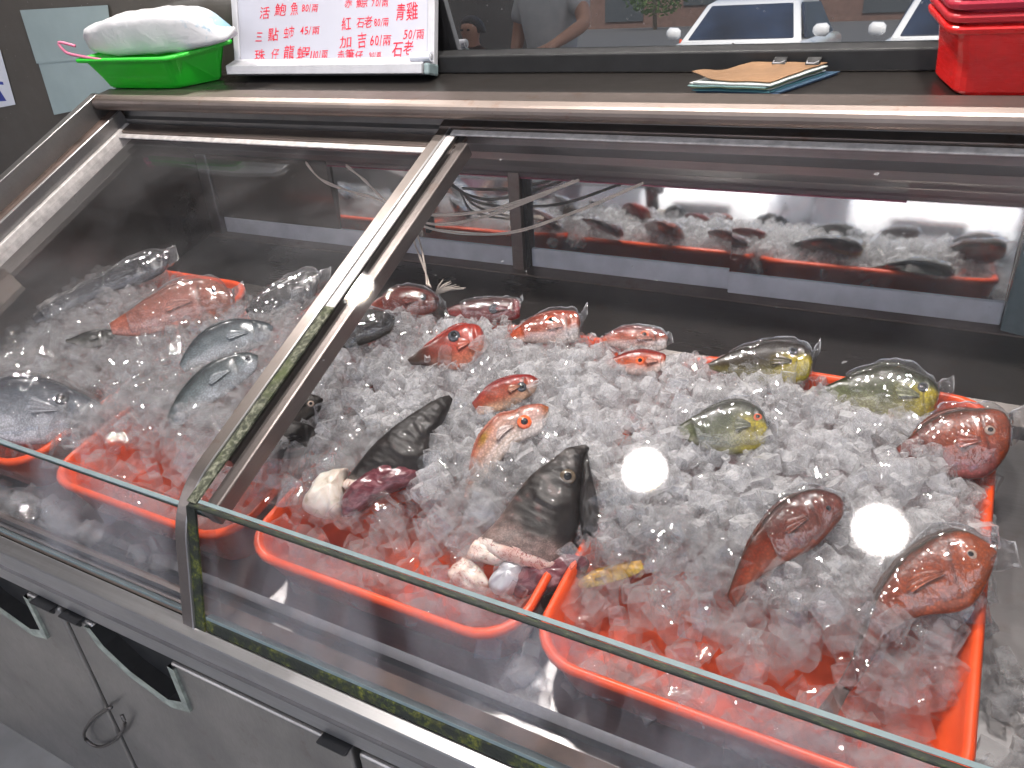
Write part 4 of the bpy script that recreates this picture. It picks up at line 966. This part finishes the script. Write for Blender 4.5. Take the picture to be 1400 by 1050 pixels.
for ch, x, y, w, h in (('活', 195, 82, 62, 78), ('鮑', 297, 62, 72, 80), ('魚', 386, 55, 48, 85), ('三', 160, 235, 40, 56), ('點', 250, 220, 66, 84), ('虫', 333, 210, 32, 74), ('市', 366, 203, 34, 78),
                       ('珠', 165, 350, 66, 70), ('仔', 262, 345, 46, 72), ('龍', 350, 335, 66, 92), ('蝦', 442, 340, 82, 86), ('赤', 730, 18, 46, 60), ('鯮', 815, 18, 72, 60), ('紅', 716, 150, 60, 84), ('石', 806, 146, 48, 64), ('老', 856, 138, 52, 76),
                       ('加', 712, 268, 74, 74), ('吉', 816, 256, 56, 100), ('赤', 682, 352, 46, 62), ('筆', 738, 346, 58, 68), ('仔', 797, 352, 52, 56), ('青', 1062, 76, 56, 108), ('雞', 1136, 70, 74, 116), ('石', 1042, 316, 64, 92), ('老', 1112, 304, 60, 92)):
    put(ch, x, y, w, h)
for t_, a, b, y, h in (('80/兩', 430, 540, 52, 56), ('45/兩', 420, 548, 195, 58), ('110/兩', 485, 600, 350, 62), ('70/兩', 876, 988, 20, 52), ('80/兩', 892, 990, 142, 58), ('60/兩', 866, 1006, 258, 76), ('90/兩', 860, 940, 352, 42), ('50/兩', 1080, 1218, 220, 70), ('60/兩', 1118, 1206, 380, 54)):
    run(t_, a, b, y, h)
ink.obj('red_writing', M['ink'], wb)
# order pad with clips
od = empty('order_pad', (-.30, 1.27, 1.2012), 'pad of loose papers under a brown card cover held by black binder clips', 'order pad')
A, B, C, D = V((-.394, 1.236, 0)), V((-.266, 1.226, 0)), V((-.196, 1.315, 0)), V((-.318, 1.322, 0))
def leaf(z0, z1, ins, mat, name, jit, curl=0, nx=10):
    m = MB(); vs = []; fs = []
    for zz, dz in ((z0, 0), (z1, 1)):
        for j in range(nx + 1):
            for i in range(nx + 1):
                u, v = ins + (1 - 2 * ins) * i / nx, ins + (1 - 2 * ins) * j / nx
                p = (A * (1 - u) + B * u) * (1 - v) + (D * (1 - u) + C * u) * v + V((jit[0], jit[1], 0)); cz = curl * sm(.35, 0, u) * sm(.6, 0, v)
                vs.append(V((p.x, p.y, zz + cz + .0015 * mn.noise(p * 40) + .004 * sm(.6, 1, u) * 0)))
    n1 = (nx + 1) ** 2
    for j in range(nx):
        for i in range(nx):
            a = j * (nx + 1) + i; fs += [(a, a + nx + 1, a + nx + 2, a + 1), (n1 + a, n1 + a + 1, n1 + a + nx + 2, n1 + a + nx + 1)]
    bd_ = [i for i in range(nx + 1)] + [j * (nx + 1) + nx for j in range(1, nx + 1)] + [nx * (nx + 1) + i for i in range(nx - 1, -1, -1)] + [j * (nx + 1) for j in range(nx - 1, 0, -1)]
    for a, b in zip(bd_, bd_[1:] + bd_[:1]): fs.append((a, b, n1 + b, n1 + a))
    m.add(vs, fs); m.obj(name, mat, od)
cols = [tuple(c * .7 for c in q) for q in [(.05, .10, .18), (.03, .07, .12), (.10, .28, .33), (.62, .66, .66), (.35, .42, .22), (.66, .68, .66), (.30, .48, .46), (.70, .70, .68), (.55, .60, .58)]]
for i, c in enumerate(cols):
    leaf(1.2014 + i * .0017, 1.2014 + i * .0017 + .0013, .015 + .02 * random.random() + (.0 if i > 1 else -.03), simple('sheet', c, .6), 'paper_sheet', (random.uniform(-.006, .004) + (.012 if i < 2 else 0), random.uniform(-.004, .004)), .002 if i > 6 else 0)
leaf(1.2180, 1.2192, .02, simple('brown_card', (.17, .095, .048), .75, 0, 20, .2, .2), 'card_cover', (.0, .003), .014)
for u in (.38, .80):
    p = D.lerp(C, u) + V((0, .0, 1.2195)); cl = MB(); t_ = (C - D).normalized(); q = V((-t_.y, t_.x, 0)); hw = .0105
    cl.hexa([p - t_ * hw - q * .012, p + t_ * hw - q * .012, p + t_ * hw + q * .006 - V((0, 0, .010)), p - t_ * hw + q * .006 - V((0, 0, .010)), p - t_ * hw - q * .010 + V((0, 0, .0025)), p + t_ * hw - q * .010 + V((0, 0, .0025)), p + t_ * hw + q * .008 + V((0, 0, .006)), p - t_ * hw + q * .008 + V((0, 0, .006))])
    o = cl.obj('binder_clip', M['black_rub'], od, bevel=.001)
    w = MB(); w.tube([p - t_ * hw * .8 - q * .004 + V((0, 0, .003)), p - t_ * hw * .5 - q * .022 + V((0, 0, .006)), p + t_ * hw * .5 - q * .022 + V((0, 0, .006)), p + t_ * hw * .8 - q * .004 + V((0, 0, .003))], .0008, 6); w.obj('clip_wire', M['alu'], o)
# red boxes
RB = [(-.012, 1.228), (.33, 1.236), (.31, 1.335), (-.05, 1.315)]
tub('plastic_box', RB, 1.2012, .096, .012, .013, M['red'], 'bright red plastic box standing on the counter, lowest of a nested stack', 'box', 'red plastic boxes nested in a stack')
tub('plastic_box', RB, 1.2112, .101, .013, .013, M['red2'] if 'red2' in M else plastic('faded_red_plastic', (.50, .02, .03), .4), 'faded red plastic box nested second from the bottom of the stack', 'box', 'red plastic boxes nested in a stack')
tub('plastic_box', RB, 1.2212, .108, .014, .014, plastic('dull_red_plastic', (.42, .02, .045), .4), 'dull red plastic box nested third in the stack', 'box', 'red plastic boxes nested in a stack')
tub('plastic_box', RB, 1.2322, .115, .015, .014, M['red'], 'red plastic box on top of the nested stack', 'box', 'red plastic boxes nested in a stack')
# wires under the top rail
wr = empty('lamp_wire', (-.9, 1.24, .9), 'cream twin wires hanging under the top rail and down to the fish', 'wire')
J = [on_y(470, 262, 1.235), on_y(520, 278, 1.23), on_y(560, 297, 1.225)]
def wire(pts, r=.0017, tw=.0028, name='wire_strand', k=40):
    for s in (-1, 1):
        m = MB(); P = []
        for i in range(k + 1):
            p = catmull(pts, i / k); P.append(p + V((0, 0, s * tw * .6)) + V((0, s * tw * .4 * math.sin(i * .6), 0)))
        m.tube(P, r, 6); m.obj(name, M['wire'], wr, smooth=True)
Y_ = lambda u, v, y: on_y(u, v, y)
wire([Y_(418, 222, 1.25), Y_(440, 246, 1.24), Y_(480, 262, 1.235), Y_(520, 274, 1.23), Y_(560, 298, 1.222)])
wire([Y_(473, 226, 1.25), Y_(500, 248, 1.24), Y_(520, 268, 1.23), Y_(556, 296, 1.222)])
wire([Y_(556, 292, 1.222), Y_(610, 294, 1.225), Y_(670, 287, 1.23), Y_(740, 265, 1.245), Y_(792, 246, 1.262)])
wire([Y_(556, 297, 1.222), Y_(600, 307, 1.225), Y_(660, 297, 1.23), Y_(730, 272, 1.245), Y_(785, 247, 1.262)])
wire([Y_(556, 299, 1.222), Y_(600, 315, 1.222), Y_(690, 319, 1.225), Y_(780, 292, 1.24), Y_(880, 250, 1.262)])
wire([Y_(557, 299, 1.222), Y_(566, 330, 1.20), Y_(578, 362, 1.14), Y_(588, 392, 1.07)]); wire([Y_(560, 300, 1.222), Y_(572, 325, 1.20), Y_(580, 358, 1.14), Y_(584, 390, 1.07)])
m = MB(); q0 = Y_(596, 402, 1.035)
for i in range(9):
    q1 = Y_(606 + i * 4 + random.uniform(-3, 3), 382 + i * 1.8 + random.uniform(-3, 3), 1.05); m.tube([q0, q0.lerp(q1, .5) + V((0, 0, .004)), q1], [.0026, .0018, .0008], 6)
tag(m.obj('frayed_fin', simple('pale_fin', (.46, .40, .34), .4), smooth=True), 'pale frayed fish fin sticking up at the back by the red-orange fish', 'fin')
# ------------------------------------------------------------------ canopy, lamps, street mirrored in the glass
m = MB(); m.box(-7, 5, -.50, 4.2, 2.75, 2.80); tag(m.obj('canopy', M['ceil']), 'dark sheet canopy over the back of the fish stall', 'canopy')
def diffuser_mat():
    t = NT('diffuser_sheet'); a = t.n('ShaderNodeBsdfDiffuse'); b = t.n('ShaderNodeBsdfTranslucent'); a.inputs[0].default_value = b.inputs[0].default_value = (.85, .85, .86, 1)
    return t.done(t.mix(.55, a.outputs[0], b.outputs[0]))
m = MB(); m.add([(-6, -.51, 2.74), (4.5, -.51, 2.74), (4.5, -2.8, 2.45), (-6, -2.8, 2.45), (-6, -.51, 2.743), (4.5, -.51, 2.743), (4.5, -2.8, 2.453), (-6, -2.8, 2.453)], [(0, 1, 2, 3)])
tag(m.obj('diffuser', diffuser_mat()), 'added unseen white translucent awning over the front of the fish stall', 'diffuser')  # unseen sheet added overhead to give the ice soft bright light
m = MB(); m.box(-7, 5, 3.6, 3.7, 0, 2.75); tag(m.obj('back_wall', M['wall']), 'dull plaster wall at the back of the stall', 'wall')
le = NT('lamp_glow'); em = le.n('ShaderNodeEmission'); em.inputs[0].default_value = (1, .94, .88, 1); em.inputs[1].default_value = 360; M['glow'] = le.done(em.outputs[0])
le = NT('lamp_rim_glow'); em = le.n('ShaderNodeEmission'); em.inputs[0].default_value = (1, .66, .32, 1); em.inputs[1].default_value = 9; M['glow_rim'] = le.done(em.outputs[0])
for (x, y, l) in ((-2.216, 1.556, 'round ceiling lamp over the left end of the cabinet'), (-.745, 1.05, 'round ceiling lamp over the middle of the cabinet'), (-.010, 1.034, 'round ceiling lamp over the red boxes')):
    e = empty('ceiling_lamp', (x, y, 2.66), l, 'lamp', 'round lamps under the canopy'); c = MB(); n = 28
    rg = lambda r, z: [V((x + r * math.cos(2 * math.pi * k / n), y + r * math.sin(2 * math.pi * k / n), z)) for k in range(n)]
    c.loft([rg(.08, 2.66), rg(.086, 2.70), rg(.05, 2.75)], False, True); c.obj('lamp_housing', M['alu'], e, smooth=True)
    d = MB(); d.m = 1; d.loft([rg(.072, 2.661), rg(.062, 2.654)], False, False); d.m = 0; d.loft([rg(.062, 2.654), rg(.02, 2.650)], False, True); d.obj('lamp_diffuser', [M['glow'], M['glow_rim']], e)
M['pave'] = simple('paving', (.24, .235, .23), .85, 0, 6, .2, .2); M['asph'] = simple('asphalt', (.07, .07, .072), .9, 0, 12, .25, .2)
m = MB(); m.box(-40, 40, -4.6, 6, -.4, 0); tag(m.obj('pavement', M['pave']), kind='structure')
m = MB(); m.box(-200, 200, -220, -4.6, -.5, -.15); tag(m.obj('road', M['asph']), kind='structure')
m = MB(); m.box(-120, 120, -28.2, -27.9, -.149, -.145); tag(m.obj('road_marking', simple('orange_paint', (.60, .26, .04), .7)), kind='structure')
m = MB(); m.box(-75, 40, -62, -58, -.15, 2.7); bl = m.obj('building', simple('brown_brick', (.13, .075, .06), .9, 0, 3, .25)); tag(bl, 'brown brick building across the street', 'building')
w = MB()
for k in range(16): w.box(-55 + k * 6, -52 + k * 6, -57.98, -57.9, .3 if k % 3 else 1.2, 2.6)
w.obj('window_panel', simple('dim_glass', (.05, .06, .07), .2), bl)
m = MB(); m.box(-9.2, -3.4, -4.0, -3.9, 0, 2.7); tag(m.obj('partition', simple('dark_board', (.02, .019, .02), .8)), 'dark board partition beside the stall entrance', 'partition')
m = MB(); m.box(-6.6, -6.5, -3.9, 3.6, 0, 2.7); tag(m.obj('side_wall', M['wall']), 'dull plaster wall at the side of the stall', 'wall')
car_p = (lambda t: t.done(t.pbsdf((.78, .79, .80), .3, 0, None, Coat_Weight=1.0)))(NT('white_car_paint'))
car_g = simple('car_glass', (.015, .025, .05), .35, 0, 2, .6, 0, Specular_IOR_Level=.2); tyre = simple('tyre_rubber', (.02, .02, .02), .8)
def car(x, y, label):
    e = empty('parked_car', (x, y, -.15), label, 'car', 'white cars parked across the pavement')
    def ring(yy, z0, z1, hw, r=.12, n=5):
        pts = []
        for cx, cz, a0 in ((hw - r, z0 + r, -90), (hw - r, z1 - r, 0), (-hw + r, z1 - r, 90), (-hw + r, z0 + r, 180)):
            for k in range(n):
                a = math.radians(a0 + 90 * k / (n - 1)); pts.append(V((x + cx + r * math.cos(a), y + yy, -.15 + cz + r * math.sin(a))))
        return pts
    m = MB(); m.loft([ring(0, .30, .62, .78), ring(-.06, .22, .74, .86), ring(-.5, .20, .86, .90), ring(-1.15, .20, .97, .91), ring(-2.9, .20, 1.0, .91), ring(-4.0, .22, .98, .90), ring(-4.4, .3, .9, .84)]); m.obj('car_body', car_p, e, smooth=True)
    m = MB(); m.loft([ring(-1.15, .90, .99, .80, .04), ring(-1.75, .9, 1.43, .64, .06), ring(-2.1, .9, 1.49, .62, .07), ring(-3.2, .9, 1.48, .62, .07), ring(-4.05, .9, 1.02, .76, .04)]); cabn = m.obj('car_cabin', car_p, e, smooth=True)
    m = MB(); yy = lambda u: y - 1.17 - .57 * u
    z = lambda u: -.15 + 1.0 + .41 * u; hw = lambda u: .70 - .15 * u
    m.hexa([(x - hw(0), yy(0) + .03, z(0)), (x + hw(0), yy(0) + .03, z(0)), (x + hw(0), yy(0) - .1, z(0)), (x - hw(0), yy(0) - .1, z(0)), (x - hw(1), yy(1) + .03, z(1)), (x + hw(1), yy(1) + .03, z(1)), (x + hw(1), yy(1) - .1, z(1)), (x - hw(1), yy(1) - .1, z(1))]); m.obj('windscreen', car_g, e, bevel=.02)
    for s in (-1, 1):
        m = MB(); m.hexa([(x + s * .815, y - 1.45, .84), (x + s * .815, y - 3.6, .84), (x + s * .78, y - 3.6, .84), (x + s * .78, y - 1.45, .84), (x + s * .655, y - 1.85, 1.26), (x + s * .655, y - 3.2, 1.26), (x + s * .62, y - 3.2, 1.26), (x + s * .62, y - 1.85, 1.26)]); m.obj('side_window', car_g, e)
        m = MB(); m.loft([[V((x + s * (.88 + d) + .0, y - 1.42 + r * math.cos(2 * math.pi * k / 12) * .5, .93 + r * .75 * math.sin(2 * math.pi * k / 12))) for k in range(12)] for d, r in ((0, .05), (.04, .10), (.16, .11), (.2, .06))]); m.obj('wing_mirror', car_p, e, smooth=True)
        m = MB(); m.loft([[V((x + s * cx, y - .06 + .02 * q - .06 * abs(cx - .6), .47 + cz)) for cx, cz in ((.42, -.06), (.76, -.07), (.80, .06), (.46, .05))] for q in (0, 1, 2)]); m.obj('headlight', M['glass_edge'], e)
        for wy in (-.85, -3.5):
            m = MB(); m.loft([[V((x + s * d, y + wy + r * math.cos(2 * math.pi * k / 24), .16 + r * math.sin(2 * math.pi * k / 24))) for k in range(24)] for d, r in ((.72, .28), (.74, .31), (.90, .31), (.915, .28))]); wh = m.obj('wheel', tyre, e, smooth=True)
            m = MB(); m.loft([[V((x + s * d, y + wy + r * math.cos(2 * math.pi * k / 24), .16 + r * math.sin(2 * math.pi * k / 24))) for k in range(24)] for d, r in ((.90, .19), (.922, .18), (.918, .03))]); m.obj('wheel_rim', M['alu'], wh, smooth=True)
    m = MB(); m.box(x - .38, x + .38, y - .05, y + .012, .25, .42); m.obj('grille', M['black'], e, bevel=.01)
    return e
car(-2.80, -7.5, 'white car parked facing the stall, on the left in the mirror glass')
car(-.15, -7.3, 'white car parked facing the stall, on the right in the mirror glass')
cn = MB(); cx_, cy_ = -5.9, -16.0; n = 20
cn.loft([[V((cx_ + r * math.cos(2 * math.pi * k / n), cy_ + r * math.sin(2 * math.pi * k / n), -.15 + h)) for k in range(n)] for h, r in ((0, .22), (.03, .22), (.035, .16), (.72, .03), (.74, .025))]); tag(cn.obj('traffic_cone', M['orange']), 'orange traffic cone standing on the road', 'traffic cone')
tr = empty('street_tree', (-19, -52, -.15), 'leafy green tree in front of the brown building', 'tree')
m = MB(); m.tube([(-19, -52, -.15), (-19.1, -52, 1.5), (-18.9, -52.1, 3.2)], [.16, .12, .06], 8); m.obj('trunk', simple('bark', (.06, .045, .03), .9), tr)
m = MB(); vs = []; fs = []
for i in range(1600):
    d = V(rng.normal(size=3)).normalized() * rng.uniform(.4, 1) ** .5; c = V((-19, -52, 2.8)) + V((d.x * 2.6, d.y * 2, d.z * 2.2)); a = V(rng.normal(size=3)).normalized(); b = a.orthogonal().normalized(); k = len(vs); s_ = rng.uniform(.1, .22)
    vs += [c - a * s_, c + b * s_ * .5, c + a * s_, c - b * s_ * .5]; fs.append((k, k + 1, k + 2, k + 3))
m.add(vs, fs); m.obj('crown', simple('leaves', (.14, .26, .06), .6, 0, .8, .4), tr)
# people standing across the cabinet, mirrored in the window
def skin_obj(name, pts, edges, rad, mat, parent, loc, root=0, sub=2):
    m = bpy.data.meshes.new(name); m.from_pydata([V(p) for p in pts], edges, []); m.materials.append(mat)
    o = bpy.data.objects.new(name, m); link(o, parent); o.location = loc
    md = o.modifiers.new('skin', 'SKIN'); md.use_smooth_shade = True
    sv = m.skin_vertices[0].data if m.skin_vertices else None
    if sv is None:
        bm = bmesh.new(); bm.from_mesh(m); bm.verts.layers.skin.verify(); bm.to_mesh(m); bm.free(); sv = m.skin_vertices[0].data
    for i, r in enumerate(rad): sv[i].radius = (r, r) if not isinstance(r, tuple) else r; sv[i].use_root = (i == root)
    sd_ = o.modifiers.new('sub', 'SUBSURF'); sd_.levels = sub; sd_.render_levels = sub
    return o
skin_m = simple('skin', (.42, .22, .15), .5, 0, 30, .08); hair_m = simple('dark_hair', (.012, .010, .009), .5, 0, 120, .4, .3)
def person(x, y, H, shirt, trousers, label, arm):
    e = empty('person', (x, y, 0), label, 'person'); k = H / 1.7
    P = lambda a, b, c: (a * k, b * k, c * k)
    pts = [P(0, 0, .95), P(0, 0, 1.12), P(0, .0, 1.30), P(0, 0, 1.42), P(0, .015, 1.49), P(0, .03, 1.57), P(0, .035, 1.63), P(0, .02, 1.69)]
    rad = [.14, .125, .15, .09, .055, .085, .098, .06]; edges = [(i, i + 1) for i in range(7)]
    def chain(start, ps, rs):
        prev = start
        for p, r in zip(ps, rs): pts.append(P(*p)); rad.append(r); edges.append((prev, len(pts) - 1)); prev = len(pts) - 1
        return prev
    for sx in (-1, 1):
        chain(0, [(sx * .10, 0, .86), (sx * .10, .01, .48), (sx * .10, -.01, .10), (sx * .11, .10, .04)], [.095, .06, .045, .035])
        a = arm if sx > 0 else [(.24, -.01, 1.15), (.25, .08, .92)]
        w = chain(2, [(sx * .17, 0, 1.38), (sx * a[0][0], a[0][1], a[0][2]), (sx * a[1][0], a[1][1], a[1][2])], [.065, .045, .032])
        hx, hy, hz = a[1]; d = V(a[1]) - V(a[0]); d.normalize(); q = V((hx, hy, hz)) + d * .06
        pal = chain(w, [(sx * q.x, q.y, q.z)], [.036])
        for f in range(4):
            o_ = V((-.03 + f * .02, .0, 0)); c1 = q + d * .05 + o_; c2 = q + d * (.085 + .01 * (f in (1, 2))) + o_ + V((0, .012, -.01))
            chain(pal, [(sx * c1.x, c1.y, c1.z), (sx * c2.x, c2.y, c2.z)], [.010, .008])
        t1 = q + d * .01 + V((-.045, .02, 0)); t2 = q + d * .04 + V((-.058, .03, 0)); chain(pal, [(sx * t1.x, t1.y, t1.z), (sx * t2.x, t2.y, t2.z)], [.011, .009])
    skin_obj('body', pts, edges, [r * k for r in rad], skin_m, e, (0, 0, 0))
    cp = [P(0, 0, .88), P(0, 0, 1.10), P(0, 0, 1.30), P(0, 0, 1.41)]; cr = [.165, .150, .172, .10]; ce = [(0, 1), (1, 2), (2, 3)]
    for sx in (-1, 1):
        a = arm if sx > 0 else [(.24, -.01, 1.15)]
        b = V((.17, 0, 1.38)).lerp(V(a[0]), .7); i = len(cp); cp += [P(sx * .175, 0, 1.375), P(sx * b.x, b.y, b.z)]; cr += [.085, .075]; ce += [(2, i), (i, i + 1)]
    skin_obj('shirt', cp, ce, [r * k for r in cr], shirt, e, (0, 0, 0))
    tp_ = [P(0, 0, .96)]; tr_ = [.165]; te = []
    for sx in (-1, 1):
        i = len(tp_); tp_ += [P(sx * .10, 0, .86), P(sx * .10, .01, .50)]; tr_ += [.115, .085]; te += [(0, i), (i, i + 1)]
    skin_obj('shorts', tp_, te, [r * k for r in tr_], trousers, e, (0, 0, 0))
    g = MB(); rings = []
    for i in range(9):
        t_ = i / 8; zz = 1.585 + .14 * t_; rr = .108 * math.sqrt(max(.02, 1 - (t_ * .98) ** 2.4))
        rings.append([V((x, y, 0)) + V(P(rr * math.cos(2 * math.pi * j / 20), .012 + rr * 1.06 * math.sin(2 * math.pi * j / 20) - (.035 * (1 - t_)), zz + (.05 if 3 <= j <= 7 else 0) * (1 - t_))) for j in range(20)])
    g.loft(rings); g.obj('hair', hair_m, e, smooth=True)
    for sx in (-1, 1):
        g = MB(); c = V((x, y, 0)) + V(P(sx * .032, .120, 1.615)); g.loft([[c + V((r * math.cos(2 * math.pi * j / 10), h, r * .6 * math.sin(2 * math.pi * j / 10))) for j in range(10)] for r, h in ((.012, 0), (.010, .004), (.003, .006))]); g.obj('eye', M['pupil'], e)
person(-2.32, -2.0, 1.70, simple('grey_shirt', (.42, .43, .46), .8, 0, 12, .12), simple('dark_shorts', (.03, .035, .05), .8), 'person in a pale grey shirt standing across from the cabinet, arm held out', [(.27, .10, 1.22), (.20, .34, 1.13)])
person(-2.86, -1.95, 1.27, simple('pink_shirt', (.48, .17, .25), .8, 0, 60, .5), simple('blue_shorts', (.05, .07, .14), .8), 'small person with dark hair in a pink patterned shirt beside the adult', [(.25, .06, 1.18), (.22, .22, 1.05)])
# ------------------------------------------------------------------ light
w = bpy.data.worlds.new('World'); SC.world = w; w.use_nodes = True; nt_ = w.node_tree; nt_.nodes.clear()
sky = nt_.nodes.new('ShaderNodeTexSky'); sky.sky_type = 'NISHITA'; sky.sun_disc = False; EL, AZ = math.radians(56), math.radians(18)
sky.sun_elevation = EL; sky.sun_rotation = AZ; sky.air_density = 1.0; sky.dust_density = 5.0; sky.ozone_density = 1.0
bg = nt_.nodes.new('ShaderNodeBackground'); bg.inputs[1].default_value = .15; ou = nt_.nodes.new('ShaderNodeOutputWorld')
nt_.links.new(sky.outputs[0], bg.inputs[0]); nt_.links.new(bg.outputs[0], ou.inputs[0])
sl = bpy.data.lights.new('sun', 'SUN'); sl.energy = 2.6; sl.angle = math.radians(3); sl.color = (1, .96, .9); so = bpy.data.objects.new('sun', sl); COL.objects.link(so)
sd = V((math.sin(AZ) * math.cos(EL), math.cos(AZ) * math.cos(EL), math.sin(EL))); so.rotation_euler = sd.to_track_quat('Z', 'Y').to_euler(); so.location = (0, -6, 8)
SC.view_settings.view_transform = 'Standard'; SC.view_settings.look = 'None'; SC.view_settings.exposure = 1.5; SC.view_settings.gamma = 1; SC.view_settings.use_curve_mapping = False
cy = SC.cycles; cy.max_bounces = 24; cy.diffuse_bounces = 7; cy.glossy_bounces = 6; cy.transmission_bounces = 18; cy.transparent_max_bounces = 32; cy.sample_clamp_indirect = 5; cy.use_denoising = True; cy.caustics_reflective = False; cy.blur_glossy = .3
try: cy.denoiser = 'OPENIMAGEDENOISE'
except Exception: pass
